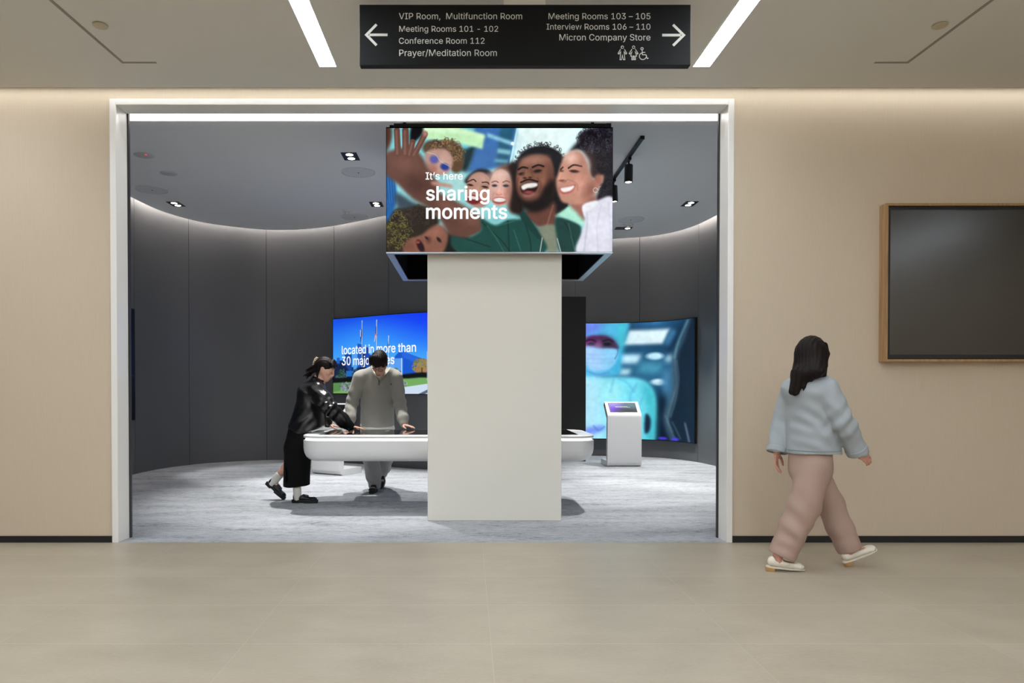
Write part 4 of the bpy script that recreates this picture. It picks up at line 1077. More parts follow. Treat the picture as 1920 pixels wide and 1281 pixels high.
        return o
def frame(c, fwd, up=(0, 0, 1)):
    f = Vector(fwd).normalized(); u = Vector(up); u = (u-f*u.dot(f)).normalized(); r = f.cross(u)
    c = Vector(c)
    L = lambda x, y, z: c+r*x+f*y+u*z          # x to the figure's right, y forward, z up
    L.axes = (np.array(r), np.array(f), np.array(u)); L.c = c
    return L
def folds(amp, sc=(9, 9, 26), seed=0, more=()):
    q = np.random.default_rng(seed); W_ = [(q.normal(size=3)*np.array(sc), q.uniform(0, 6.3), q.uniform(.5, 1)) for _ in range(9)]
    def fn(v):
        d = sum(a*np.sin(v@k+p+1.6*np.sin(v@k[[1, 2, 0]]*.6)) for k, p, a in W_)/3.2
        for c, r, am, k, ph in more:                          # bunched rings near a joint
            d = d+am/amp*np.exp(-np.sum((v-np.array(c))**2, 1)/(r*r))*np.sin(v@np.array(k)+ph)
        return amp*d
    return fn
def add_head(fd, L, sc=1.0):
    ax = L.axes; s = sc
    fd.ell(L(0, -.012*s, .045*s), (.073*s, .094*s, .088*s), .02, ax)
    fd.cap(L(0, .02*s, .0), L(0, .052*s, -.082*s), (.060*s, .060*s), (.026*s, .028*s), .03, ax[0])
    for e in (-1, 1):
        fd.cap(L(e*.052*s, .0, -.02*s), L(e*.020*s, .05*s, -.085*s), .020*s, .018*s, .02)
        fd.ell(L(e*.040*s, .058*s, -.012*s), (.020*s, .018*s, .018*s), .02, ax)
        fd.ell(L(e*.030*s, .098*s, .026*s), (.017*s, .014*s, .011*s), .012, ax, 'cut')
        fd.ell(L(e*.030*s, .077*s, .025*s), (.0125*s, .0125*s, .0125*s), .003, ax)
        fd.cap(L(e*.014*s, .091*s, .047*s), L(e*.044*s, .080*s, .046*s), .007*s, .006*s, .012)
        fd.ell(L(e*.075*s, -.012*s, .012*s), (.009*s, .019*s, .031*s), .008, ax)
        fd.ell(L(e*.083*s, -.008*s, .016*s), (.006*s, .010*s, .016*s), .005, ax, 'cut')
        fd.ell(L(e*.011*s, .098*s, -.022*s), (.008*s, .009*s, .007*s), .008, ax)
    fd.cap(L(0, .090*s, .040*s), L(0, .107*s, -.016*s), .0080*s, .0115*s, .012)
    fd.ell(L(0, .074*s, -.045*s), (.030*s, .024*s, .030*s), .015, ax); fd.cap(L(0, .094*s, -.026*s), L(0, .090*s, -.044*s), .009*s, .008*s, .01)
    fd.ell(L(0, .086*s, -.050*s), (.021*s, .011*s, .006*s), .008, ax); fd.ell(L(0, .083*s, -.059*s), (.018*s, .011*s, .0065*s), .008, ax)
    fd.ell(L(0, .099*s, -.0545*s), (.022*s, .010*s, .0022*s), .003, ax, 'cut')
def head_paint(L, s=1.0, lip=(168, 96, 88), brow=(48, 36, 32), blush=(206, 150, 128)):
    p = []
    for e in (-1, 1):
        p.append((L(e*.042*s, .075*s, -.02*s), .026*s, blush, 1.0))
        for x in (.018, .026, .034, .041): p.append((L(e*x*s, (.097-.25*(x-.018))*s, (.049+.05*(x-.018))*s), .0065*s, brow, .5))
        p.append((L(e*.030*s, .090*s, .025*s), .0115*s, (226, 220, 214), .3)); p.append((L(e*.030*s, .091*s, .023*s), .0062*s, (34, 22, 18), .4))
        p.append((L(e*.030*s, .088*s, .034*s), .0075*s, (52, 38, 34), .6))
    for x in (-.016, -.008, 0, .008, .016): p.append((L(x*s, .094*s, -.055*s), .0095*s, lip, .5))
    return p
def add_hand(fd, wrist, fwd, palm, thumb_side, curl=(.25, .3, .2), spread=.10, s=1.0, k=.006):
    """palm: direction the palm faces; thumb_side: +1 when the thumb is on fwd x palm's side"""
    f = Vector(fwd).normalized(); pn = Vector(palm); pn = (pn-f*pn.dot(f)).normalized(); a = f.cross(pn)*thumb_side; w = Vector(wrist)
    fd.cap(w-f*.02*s, w+f*.03*s, (.026*s, .018*s), (.034*s, .014*s), .012, a)
    fd.cap(w+f*.03*s, w+f*.082*s, (.035*s, .0135*s), (.038*s, .011*s), .012, a)
    for x, ln, r in ((.030, .070, .0082), (.010, .079, .0085), (-.010, .073, .0082), (-.029, .058, .0072)):
        p = w+f*(.086-.25*abs(x-.008))*s+a*x*s; d = (f+a*(x*spread*30*.1)).normalized(); b = 0
        for ph, c in zip((.45, .31, .24), curl):
            b += c; q = d*math.cos(b)+pn*math.sin(b); e = p+q*ln*ph*s
            fd.cap(p, e, r*s, r*.90*s, k); p = e; r *= .93
    t0 = w+f*.022*s+a*.024*s+pn*.006*s; t1 = t0+(f*.55+a*.75+pn*.25).normalized()*.042*s; t2 = t1+(f*.85+a*.42+pn*.2).normalized()*.032*s; t3 = t2+(f*.97+a*.2+pn*.25).normalized()*.025*s
    fd.cap(t0, t1, .0135*s, .0105*s, .01); fd.cap(t1, t2, .0100*s, .0092*s, k); fd.cap(t2, t3, .0092*s, .0078*s, k)
def add_foot(fd, ankle, toe, s=1.0):
    a, t = Vector(ankle), Vector(toe); f = (t-a); f.z = f.z*1.0
    fd.cap(a, a+Vector((0, 0, -.05)), .030*s, .028*s, .02); fd.cap(a+Vector((0, 0, -.05))-(f.normalized()*.006), t, (.030*s, .026*s), (.036*s, .018*s), .02, (f.cross(Vector((0, 0, 1)))).normalized())
SKIN = mat('skin', (205, 160, 138), 0.5, spec=0.35, attr=True)
HAIR = mat('dark hair', (24, 16, 14), 0.5, spec=0.16, bump=((160, 160, 14), 0.35))
def shoe(root, name, heel, fwd, up, upper_m, sole_m, L_=0.25, style='loafer', label=None, mirror=1):
    """heel: ground point under the back of the shoe; fwd/up: its own directions"""
    L = frame(heel, fwd, up); ax = L.axes; k = L_/0.25
    lo = np.min([L(x, y, z) for x in (-.08, .08) for y in (-.05, .32*k) for z in (-.04, .16)], 0); hi = np.max([L(x, y, z) for x in (-.08, .08) for y in (-.05, .32*k) for z in (-.04, .16)], 0)
    fd = Field(lo, hi, .0035); S = ax[0]; h = .028 if style == 'loafer' else .014
    fd.cap(L(0, .034, h+.028), L(0, .10, h+.026), (.031, .030), (.031, .028), .02, S)
    fd.cap(L(0, .10, h+.024), L(0, .205*k, h+.012), (.033, .026), (.040, .020), .02, S)
    fd.ell(L(0, .215*k, h+.014), (.037, .034, .022), .015, ax)
    if style == 'loafer':
        fd.cap(L(0, .04, h+.05), L(0, .055, h+.075), (.028, .034), (.026, .026), .015, S)
        fd.cap(L(0, .115, h+.055), L(0, .16, h+.045), (.030, .012), (.034, .012), .01, S)
        fd.cap(L(0, .055, h+.055), L(0, .065, h+.13), .027, .030, .006, S, 'cut'); fd.cap(L(0, .055, h+.075), L(0, .098, h+.085), .022, .026, .006, S, 'cut')
    else:
        fd.cap(L(0, .024, h+.03), L(0, .026, h+.045), (.027, .022), (.026, .02), .012, S)
        fd.cap(L(0, .055, h+.045), L(0, .165*k, h+.062), .026, .032, .006, S, 'cut')
    X = fd.mesh(name, upper_m, root)
    if label: X['label'] = label
    pts = []
    for t in range(28):
        a = 2*math.pi*t/28; y = .125*k-.132*k*math.cos(a)*1.0; wv = (.043 if y > .12*k else .036)
        pts.append((wv*math.sin(a)*(1 if abs(math.sin(a)) < .98 else 1), y))
    pts = [(math.copysign(abs(x/.043)**.7*.043 if y > .12*k else abs(x/.036)**.7*.036, x), y) for x, y in pts]
    b = MB()
    if style == 'loafer':
        b.rings([[L(x, y, .012) for x, y in pts], [L(x*1.03, .125*k+(y-.125*k)*1.02, .016) for x, y in pts], [L(x*1.03, .125*k+(y-.125*k)*1.02, .030) for x, y in pts], [L(x*.98, y, .036) for x, y in pts]])
        front = [p for p in pts if p[1] > .105*k]; heelp = [p for p in pts if p[1] < .088*k]
        for q in (front, heelp):
            c = (sum(p[0] for p in q)/len(q), sum(p[1] for p in q)/len(q)); q = sorted(q, key=lambda p: math.atan2(p[1]-c[1], p[0]-c[0]))
            b.rings([[L(x, y, 0) for x, y in q], [L(x, y, .0125) for x, y in q]])
        o = b.build('sole', sole_m, None, smooth=True); o.parent = X
        t = MB(); t.rings([[L(x, y, z) for x, z in ((-.036, h+.034), (-.02, h+.055), (.02, h+.055), (.036, h+.034), (.02, h+.045), (-.02, h+.045))] for y in (.128, .150)])
        q = t.build('strap', sole_m, None, smooth=True); q.parent = X
    else:
        b.rings([[L(x*.95, y, .004 if y > .06 else .004) for x, y in pts], [L(x, y, .013) for x, y in pts]])
        heelp = [p for p in pts if p[1] < .062*k]; c = (0, .03); q = sorted(heelp, key=lambda p: math.atan2(p[1]-c[1], p[0]-c[0]))
        o = b.build('sole', upper_m, None, smooth=True); o.parent = X
        hb = MB(); hb.rings([[L(x*.9, y*.9+.004, -.022) for x, y in q], [L(x, y, .0035) for x, y in q]])
        o = hb.build('heel', sole_m, None, smooth=True, bevel=.002); o.parent = X; o['label'] = 'tan block heel'
        st = MB(); st.tube([L(.034*math.cos(R(a)), .095-.012*math.sin(R(a)), h+.028+.030*math.sin(R(a))) for a in range(-20, 201, 20)], .0045, 6)
        o = st.build('strap', upper_m, None, smooth=True); o.parent = X
    return X
def collar_ring(parent, a, b, ro, ri, t0, t1, m):
    "stand collar around the neck axis a to b"
    a, b = Vector(a), Vector(b); d = (b-a).normalized(); fd = Field(*bounds([a, b], .14), .004)
    fd.cap(a.lerp(b, t0-.4), a.lerp(b, t1+.4), ro[0], ro[1], .004); fd.plane(tuple(a.lerp(b, t1)), tuple(d)); fd.plane(tuple(a.lerp(b, t0)), tuple(-d))
    fd.cap(a.lerp(b, t0-.8), a.lerp(b, t1+.8), ri, None, .003, None, 'cut')
    o = fd.mesh('collar', m, None); o.parent = parent
    return o
def bounds(ps, m): return np.min([list(p) for p in ps], 0)-m, np.max([list(p) for p in ps], 0)+m
def sock(root, a, b, r, m):
    fd = Field(np.minimum(a, b)-.07, np.maximum(a, b)+.07, .0035)
    fd.cap(a, b, r, r*1.05, .01); d = Vector(b)-Vector(a)
    fd.plane(np.array(b), d, 0)
    return fd.mesh('sock', m, root, wrinkle=folds(.0012, (10, 10, 90), 4))
def surf(o, px, py, lift=0.0):
    "point of a garment seen at a pixel"
    d = ray(px, py).normalized(); ok, p, n, _ = o.ray_cast(Vector((0, 0, EYE)), d)
    return (p+n*lift if ok else None), n
def V3(p, dx=0, dy=0, dz=0): return Vector((p.x+dx, p.y+dy, p.z+dz))

# ================================================================ standing man in a grey sweater behind the table
KNIT = mat('grey fleece', (150, 148, 140), 0.9, spec=0.15, sheen=0.3, bump=((220, 220, 220), 0.25))
SWEATS = mat('light grey sweatpants', (158, 160, 160), 0.9, spec=0.15, bump=((200, 200, 200), 0.2))
TEE = mat('white cotton', (228, 226, 220), 0.85, spec=0.2)
BLACKLEATHER = mat('black shoe leather', (14, 14, 14), 0.32, spec=0.5)
RUBBER = mat('black rubber sole', (18, 18, 18), 0.6)
mb_ = P(709, 915, 8.45); man = tag(bpy.data.objects.new('person', None), 'person with glasses in a grey zip-neck sweater leaning over the touch table', 'person'); C.objects.link(man); man.location = (mb_.x, 8.48, 0)
HL = frame(P(711.5, 684, 7.98), (-.12, -.73, -.67), (-.03, -.67, .73)); hs = 1.10
shL, shR = P(674, 708, 8.22), P(743, 707, 8.22)                  # image left and right
elL, elR = P(660, 757, 8.25), P(750, 757, 8.27)
wrL, wrR = P(656, 794, 8.12), P(757, 794.5, 8.13)
hip = P(709, 803, 8.50); chest = P(708, 733, 8.29); neck = P(712, 700, 8.17)
kL, kR = P(695, 855, 8.42), P(722, 858, 8.60); aL, aR = P(703, 912, 8.47), P(717, 897, 8.84)
FL = frame((aL.x+.01, 8.525, 0), (-.10, -1, 0)); FR = frame((aR.x+.005, aR.y+.04, .125), (.0, -.80, -.40), (0, -.40, .80)); aL, aR = FL(0, .062, .115), FR(0, .062, .115)
lo, hi = bounds([shL, shR, elL, elR, HL(0, 0, .2), aL, aR, V3(wrR, .12, -.15), (0, 8.5, 0) if False else V3(aL, 0, -.2, -.09)], .14)
fd = Field(lo, hi, .0045)
add_head(fd, HL, hs)
fd.cap(HL(0, -.035, -.03), V3(neck, 0, .01, -.02), .056, .058, .03); fd.cap(V3(neck, 0, .03, -.07), V3(shL, 0, .02), .042, .042, .03); fd.cap(V3(neck, 0, .03, -.07), V3(shR, 0, .02), .042, .042, .03)
fd.cap(V3(neck, 0, .04, -.08), chest, (.07, .045), (.150, .100), .05, (1, 0, 0)); fd.cap(chest, hip, (.150, .100), (.145, .105), .05, (1, 0, 0))
for a, b, c in ((shL, elL, wrL), (shR, elR, wrR)): fd.chain([V3(a, 0, .02), b, c], [.046, .040, .027], .02)
for a, b, c in ((V3(hip, -.09), kL, aL), (V3(hip, .09), kR, aR)): fd.chain([a, b, c], [.085, .058, .038], .03)
add_hand(fd, V3(wrR, 0, -.01, -.012), (.80, -.52, -.16), (0, -.1, -1), -1, (.02, .14, .10), .12, 1.0)
add_hand(fd, V3(wrL, 0, -.01, -.009), (-.18, -.95, -.19), (0, -.15, -1), 1, (.02, .14, .10), .12, 1.0)
add_foot(fd, aL, FL(0, .20, .05), .9); add_foot(fd, aR, FR(0, .20, .05), .9)
skin_c = (206, 158, 136)
paint = [(wrR, .001, skin_c, 1)] + head_paint(HL, hs)
fd.mesh('body', SKIN, man, paint=paint, base=skin_c)
# sweater
lo, hi = bounds([shL, shR, elL, elR, wrL, wrR, hip, neck], .16); fd = Field(lo, hi, .005)
fd.cap(V3(chest, 0, .01, .03), V3(hip, 0, -.06, .02), (.195, .145), (.200, .16), .04, (1, 0, 0))
fd.cap(V3(shL, .03, .02, .01), V3(shR, -.03, .02, .01), (.072, .072), None, .05); fd.cap(V3(neck, 0, .03, .0), V3(chest, 0, 0, .04), (.11, .09), (.18, .135), .06, (1, 0, 0))
for e in (-1, 1): fd.cap(V3(neck, e*.05, .03, .03), V3(shL if e < 0 else shR, -e*.03, .02, .02), .062, .060, .05)
fd.cap(V3(neck, 0, .01, -.05), V3(neck, 0, .015, .070), .100, .092, .025); fd.cap(V3(neck, 0, .0, .0), V3(chest, 0, -.06, .03), (.09, .09), (.10, .09), .05, (1, 0, 0))
for a, b, c in ((shL, elL, wrL), (shR, elR, wrR)):
    m_ = a.lerp(b, .5); fd.chain([a, m_, b, b.lerp(c, .72), c], [.076, .074, .070, .064, .046], .018)
fd.ell(V3(hip, 0, -.14, -.005), (.165, .06, .05), .05)
fd.plane(tuple(P(709, 800, 8.35)), (0, .15, -1))
fd.cap(V3(neck, 0, .005, .005), V3(neck, 0, .0, .14), .070, .078, .008, None, 'cut'); fd.plane(tuple(P(712, 684, 8.17)), (0, -.25, 1))
for t in np.linspace(0, 1, 16):
    q = P(711, 680+36*t, 8.0); fd.cap(V3(q, 0, -.20), V3(q, 0, .165-.045*t), (.125*(1-t)+.003), .115*(1-t)+.003, .004, None, 'cut')
sw = fd.mesh('sweater', KNIT, man, wrinkle=folds(.005, (12, 12, 16), 3, [(elL, .13, .007, (30, 0, 62), 0), (elR, .13, .007, (-30, 0, 62), 1), (V3(hip, 0, -.1), .16, .006, (22, 0, 40), 0)]))
lo, hi = bounds([neck, P(711, 714, 8.1)], .14); fd = Field(lo, hi, .004)
fd.cap(V3(neck, 0, .012, -.015), V3(chest, 0, -.02, .10), (.080, .078), (.095, .118), .02, (1, 0, 0))
fd.mesh('undershirt', TEE, man)
fd = Field(*bounds([V3(hip, -.25), V3(hip, .25)], .2), .005); fd.cap(V3(hip, 0, -.05, -.01), V3(hip, 0, -.05, -.06), (.205, .150), (.20, .145), .02, (1, 0, 0))
fd.mesh('shirt_hem', TEE, man, wrinkle=folds(.004, (14, 14, 10), 9))
b = MB(); z0 = []
for py in np.linspace(713, 722.5, 7):
    p, n = surf(sw, 710.6, py, .002)
    if p is not None: z0.append(p)
if len(z0) > 1: o = MB().tube(z0, .0045, 6).build('zip', mat('dark zip', (40, 38, 36), .4, .5), None, smooth=True); o.parent = sw
p, n = surf(sw, 733.6, 720.2, .0015)
if p is not None:
    b = MB(); b.prism([(-.009, -.012), (-.004, -.004), (-.006, .003), (-.011, .006), (-.003, .010), (.0, .018), (.006, .016), (.004, .008), (.010, .004), (.011, -.003), (.006, -.002), (.009, -.013), (.005, -.012), (.001, -.004), (-.004, -.013)], lambda u, v, w: p+Vector((u*.95, -w, v)), -.002, .002)
    o = b.build('emblem', mat('navy thread', (34, 34, 48), .8), None); o.parent = sw; o['label'] = 'tiny dark embroidered emblem on the chest'
# trousers
lo, hi = bounds([hip, kL, kR, aL, aR], .16); fd = Field(lo, hi, .005)
fd.cap(V3(hip, 0, 0, -.01), V3(hip, 0, 0, -.10), (.175, .135), (.175, .13), .04, (1, 0, 0))
for a, b, c in ((V3(hip, -.085, 0, -.08), kL, V3(aL, 0, .0, -.05)), (V3(hip, .085, 0, -.08), kR, V3(aR, 0, .01, -.01))): fd.chain([a, b, b.lerp(c, .6), c], [.115, .095, .088, .072], .04)
fd.plane((0, 0, .035), (0, 0, -1)); fd.mesh('trousers', SWEATS, man, wrinkle=folds(.005, (14, 14, 12), 5, [(V3(aL, 0, -.03, .06), .12, .006, (18, 0, 70), 0), (aR, .12, .006, (-18, 0, 70), 0)]))
shoe(man, 'shoe', FL.c, (-.10, -1, 0), (0, 0, 1), BLACKLEATHER, RUBBER, .27)
shoe(man, 'shoe', FR.c, (.0, -.80, -.40), (0, -.40, .80), BLACKLEATHER, RUBBER, .26)
BSOCK = mat('dark sock', (28, 28, 30), 0.9)
sock(man, FL(0, .060, .055), FL(0, .060, .16), .043, BSOCK); sock(man, FR(0, .060, .055), FR(0, .060, .16), .043, BSOCK)
# hair and glasses
lo, hi = bounds([HL(0, 0, 0.05)], .17); fd = Field(lo, hi, .0035); ax = HL.axes
fd.ell(HL(0, -.022, .064), (.092, .110, .100), .02, ax); fd.ell(HL(0, -.06, .01), (.080, .064, .066), .02, ax)
fd.ell(HL(0, .108, -.040), (.080, .082, .080), .012, ax, 'cut')
for i in range(-8, 9):
    x = i/8; fd.cap(HL(.022+x*.050, .050, .150-.035*abs(x)), HL(.010+x*.080, .102-.040*abs(x), (.060 if x < .15 else .088)-.022*abs(x)-.010*math.sin(i*2.3)), .022, .009, .020)
for e in (-1, 1): fd.cap(HL(e*.082, .02, .07), HL(e*.086, .020, .012), .016, .008, .018)
hw = lambda v, L=HL: .0011*np.sin((v-np.array(L.c))@L.axes[0]*330+3*np.sin((v-np.array(L.c))@L.axes[1]*30))
fd.mesh('hair', HAIR, man, wrinkle=hw)
b = MB()
for e in (-1, 1):
    b.tube([HL(e*.034+.026*math.cos(R(a)), .112, .018+.021*math.sin(R(a))) for a in range(0, 361, 20)], .0019, 6)
    b.tube([HL(e*.060, .111, .024), HL(e*.078, .088, .026), HL(e*.084, -.005, .026)], .0018, 6)
b.tube([HL(-.009, .112, .024), HL(0, .117, .028), HL(.009, .112, .024)], .0018, 6)
o = b.build('glasses', mat('thin dark glasses frame', (30, 26, 25), .3, .5), None, smooth=True); adopt(o, man)

# ================================================================ woman in a black leather jacket leaning on the table's end
JACK = mat('black leather', (20, 20, 22), 0.30, spec=0.6, bump=((60, 60, 60), 0.15))
SKIRT = mat('black wool', (16, 15, 15), 0.85, spec=0.15)
SOCK = mat('white ribbed sock', (214, 212, 204), 0.9)
w1 = tag(bpy.data.objects.new('person', None), 'person in black leather jacket and long black skirt leaning onto the left table end', 'person'); C.objects.link(w1); w1.location = (P(560, 900, 7.7).x, 7.72, 0)
HL = frame(P(609, 695.5, 7.70), (.94, -.10, -.33), (.30, 0, .95)); hs = .98
neck = P(595, 719, 7.71); chest = P(582, 744, 7.71); hip = P(556, 806, 7.72)
sR, sL = P(594, 733, 7.57), P(595, 730, 7.86); eR, eL = P(619, 767, 7.50), P(606, 776, 7.98); hR, hL = P(656, 799, 7.62), P(615, 794, 7.93)
kR, kL = P(557, 855, 7.68), P(556, 852, 7.80)
fs = PZ(548.5, 943, 0); SF = frame(fs, (1, -.06, 0)); bs = P(498, 908, 7.85); SB = frame(bs, (.76, -.06, -.64), (.64, 0, .76))
aR = SF(0, .052, .10); aL = SB(0, .050, .115)
lo, hi = bounds([HL(0, 0, .2), HL(0, .15, 0), sR, sL, V3(hR, .22, 0, -.05), hL, hip, fs, bs, SF(0, .26, 0)], .12)
fd = Field(lo, hi, .0045)
add_head(fd, HL, hs)
fd.cap(HL(0, -.03, -.03), neck, .047, .052, .03); fd.cap(neck, sR, .05, .055, .04); fd.cap(neck, sL, .05, .055, .04)
fd.cap(neck, chest, (.07, .06), (.085, .13), .05, (1, 0, 0)); fd.cap(chest, V3(hip, .045), (.085, .13), (.085, .125), .05, (1, 0, 0))
fd.chain([sR, eR, hR], [.046, .036, .024], .02); fd.chain([sL, eL, hL], [.046, .036, .024], .02)
fd.chain([V3(hip, .035, -.06, -.05), kR, SF(0, .04, .27), aR], [.08, .052, .046, .032], .03); fd.chain([V3(hip, .035, .06, -.05), kL, kL.lerp(aL, .45), aL], [.08, .052, .046, .032], .03)
add_hand(fd, V3(hR, .012, .005, -.004), (.86, .22, -.17), (-.2, 0, -1), 1, (.03, .15, .12), .10, .92)
add_hand(fd, V3(hL, .0, .0, -.014), (.80, .3, -.17), (-.1, 0, -1), -1, (.03, .14, .10), .10, .92)
add_foot(fd, aR, SF(0, .19, .045), .9); add_foot(fd, aL, SB(0, .19, .045), .9)
skin_c = (222, 172, 150)
fd.mesh('body', SKIN, w1, paint=head_paint(HL, hs, (186, 104, 98), (40, 30, 28), (226, 164, 144)), base=skin_c)
# skirt
hem = P(556, 895, 7.72); lo, hi = bounds([hip, hem], .26); fd = Field(lo, hi, .005)
fd.cap(V3(hip, .025, 0, .0), V3(hip, .008, 0, -.20), (.110, .150), (.136, .168), .03, (1, 0, 0)); fd.cap(V3(hip, .008, 0, -.20), V3(hem, 0, 0, -.14), (.136, .168), (.142, .160), .03, (1, 0, 0))
fd.plane((0, 0, hem.z+.004), (.05, 0, -1))
q = P(538, 893, 7.62); fd.cap(V3(q, 0, -.2, .15), V3(q, 0, .25, .15), .002, .002, .002, None, 'cut'); 
for t in np.linspace(0, 1, 26): z = hem.z+.17*t-.03; fd.cap((q.x+.012*(1-t)-.002, q.y-.20, z), (q.x+.012*(1-t)-.002, q.y+.20, z), .011*(1-t)+.002, None, .002, None, 'cut')
fd.mesh('skirt', SKIRT, w1, wrinkle=folds(.005, (16, 16, 5), 11))
# jacket
lo, hi = bounds([sR, sL, eR, eL, hR, hL, hip, neck], .24); fd = Field(lo, hi, .005)
low = P(575, 803, 7.72)
fd.cap(V3(chest, .0, 0, .01), V3(low, 0, 0, -.03), (.122, .185), (.205, .215), .05, (1, 0, 0)); fd.cap(V3(sR, -.01, .02), V3(sL, -.01, -.02), .082, None, .05)
fd.cap(V3(neck, -.01), V3(chest, 0, 0, .04), (.085, .10), (.14, .17), .05, (1, 0, 0)); nk = HL(0, -.03, -.03); na = neck.lerp(nk, -.6); fd.cap(na, neck.lerp(nk, .10), .080, .070, .03)
pz = P(568, 814, 7.7); fd.plane((pz.x, 0, pz.z), (-.50, 0, -1)); fd.plane((pz.x, 0, pz.z), (.40, 0, -1))
for a, b, c in ((sR, eR, hR), (sL, eL, hL)): fd.chain([a, a.lerp(b, .5), b, b.lerp(c, .6), c], [.090, .088, .084, .074, .052], .03)
fd.cap(neck.lerp(nk, -.1), neck.lerp(nk, 1), .057, .057, .004, None, 'cut')
fd.cap(P(603, 712, 7.71), P(609, 742, 7.71), (.03, .035), (.006, .012), .01, (0, 1, 0), 'cut')
more = [(eR, .11, .012, (70, 0, -55), 0), (P(612, 757, 7.45), .07, .010, (60, 0, 90), 1), (P(640, 790, 7.58), .10, .008, (70, 0, 40), 0), (P(570, 790, 7.5), .16, .007, (45, 0, -50), 2), (sR, .12, .008, (40, 0, 60), 0)]
jk = fd.mesh('jacket', JACK, w1, wrinkle=folds(.007, (13, 13, 13), 21, more))
collar_ring(jk, neck, nk, (.082, .072), .058, -.12, .48, JACK)
q = MB(); cdir = (hR-eR).normalized(); cc = hR-cdir*.012
o = MB().lathe([(.001, -.0035), (.0075, -.0035), (.0085, 0), (.0075, .0035), (.001, .0035)], (0, 0, 0), 14).build('cuff_stud', mat('silver stud', (220, 220, 222), .2, .9), None, smooth=True)
for px_, py_ in ((653.5, 805), (652, 803), (650, 801), (648, 799), (650, 797), (646, 796)):
    p, n = surf(jk, px_, py_, .001)
    if p is not None: o.location = p; o.rotation_euler = n.to_track_quat('Z', 'Y').to_euler(); break
o.parent = jk
for (L_, heel, f, u, ln) in ((SF, fs, (1, -.06, 0), (0, 0, 1), .268), (SB, bs, (.76, -.06, -.64), (.64, 0, .76), .262)): shoe(w1, 'shoe', heel, f, u, BLACKLEATHER, RUBBER, ln)
sock(w1, SF(0, .056, .055), SF(0, .048, .165), .041, SOCK); sock(w1, SB(0, .056, .055), SB(0, .052, .115)+(kL-aL).normalized()*.075, .041, SOCK)
# hair, half up in a claw clip
lo, hi = bounds([HL(0, 0, .03), HL(0, -.22, -.12)], .16); fd = Field(lo, hi, .0035); ax = HL.axes
fd.ell(HL(0, -.022, .056), (.084, .104, .094), .02, ax); fd.ell(HL(0, -.075, .02), (.065, .055, .07), .03, ax)
fd.ell(HL(0, .100, -.028), (.088, .090, .088), .012, ax, 'cut'); fd.ell(HL(.080, -.010, -.006), (.03, .024, .040), .01, ax, 'cut'); fd.ell(HL(-.080, -.010, -.006), (.03, .024, .040), .01, ax, 'cut')
r5 = random.Random(5)
for i in range(16):
    x = r5.uniform(-.05, .05); z0_ = r5.uniform(-.02, .05); fd.chain([HL(x, -.09, z0_), HL(x*1.1, -.125-r5.random()*.02, z0_-.045), HL(x*1.3, -.15-r5.random()*.04, z0_-.085-r5.random()*.04)], [.018, .011, .004], .008)
for e in (-1, 1):
    fd.chain([HL(e*.045, .070, .110), HL(e*.070, .078, .075), HL(e*.076, .060, .045)], [.012, .007, .003], .012)
    fd.chain([HL(e*.070, -.05, -.01), HL(e*.066, -.045, -.06), HL(e*.060, -.03, -.105)], [.016, .012, .005], .008)
for i in range(-4, 5): fd.cap(HL(i*.014, .055, .132-.002*i*i), HL(i*.017, .090, .082), .016, .007, .016)
hw = lambda v, L=HL: .0010*np.sin((v-np.array(L.c))@L.axes[0]*330+3*np.sin((v-np.array(L.c))@L.axes[1]*26))
hr = fd.mesh('hair', HAIR, w1, wrinkle=hw)
b = MB()
for t in np.linspace(0, 1, 8):
    c = HL(0, -.134-.012*math.sin(t*3.14), .105-.105*t)
    b.tube([c+Vector(ax[0])*.042+Vector(ax[1])*.03, c+Vector(ax[0])*.024, c, c-Vector(ax[0])*.024, c-Vector(ax[0])*.042+Vector(ax[1])*.03], [.003, .0045, .005, .0045, .003], 6)
b.tube([HL(0, -.134-.014*math.sin(t*3.14), .11-.115*t) for t in np.linspace(0, 1, 8)], .006, 8)
o = b.build('hair_clip', mat('cream claw clip', (206, 192, 160), .35), None, smooth=True); o.parent = hr; o['label'] = 'cream claw clip'

# ================================================================ woman walking past along the corridor
DENIM = mat('pale washed denim', (162, 168, 172), 0.85, spec=0.2, bump=((300, 300, 300), 0.15))
MAUVE = mat('mauve brown twill', (172, 146, 134), 0.85, spec=0.2)
CREAM = mat('cream shoe leather', (228, 220, 204), 0.35)
TAN = mat('tan stacked heel', (184, 140, 84), 0.5)
w2 = tag(bpy.data.objects.new('person', None), 'person with long dark hair walking past in a pale denim jacket and mauve trousers', 'person'); C.objects.link(w2); w2.location = (P(1520, 1000, 4.87).x, 4.88, 0)
HL = frame(P(1524, 672, 4.88), (.80, .58, -.08)); hs = 1.0; tR = np.array((.6, -.8, 0))
neck = P(1521, 706, 4.87); chest = P(1518, 745, 4.88); hip = P(1519, 858, 4.88)
sR, sL = P(1550, 729, 4.76), P(1487, 729, 5.00); eR, eL = P(1580, 790, 4.71), P(1468, 790, 5.04); hR, hL = P(1607, 846, 4.77), P(1457, 846, 5.00)
kR, kL = P(1508, 948, 4.82), P(1556, 944, 4.96)
s1_ = PZ(1438, 1071, 0); s1_.z = .024; F1 = ((1, .04, -.10), (.10, 0, 1)); S1 = frame(s1_, *F1); aR = S1(0, .066, .092)
s2_ = PZ(1583, 1064, 0); s2_.z = .027; F2 = ((.93, .10, .34), (-.34, 0, .93)); S2 = frame(s2_, *F2); aL = S2(0, .066, .092)
lo, hi = bounds([HL(0, 0, .2), sR, sL, V3(hR, .22, 0, -.05), V3(hL, -.06, 0, -.20), s1_, S2(0, .26, 0)], .12)
fd = Field(lo, hi, .005)
add_head(fd, HL, hs)
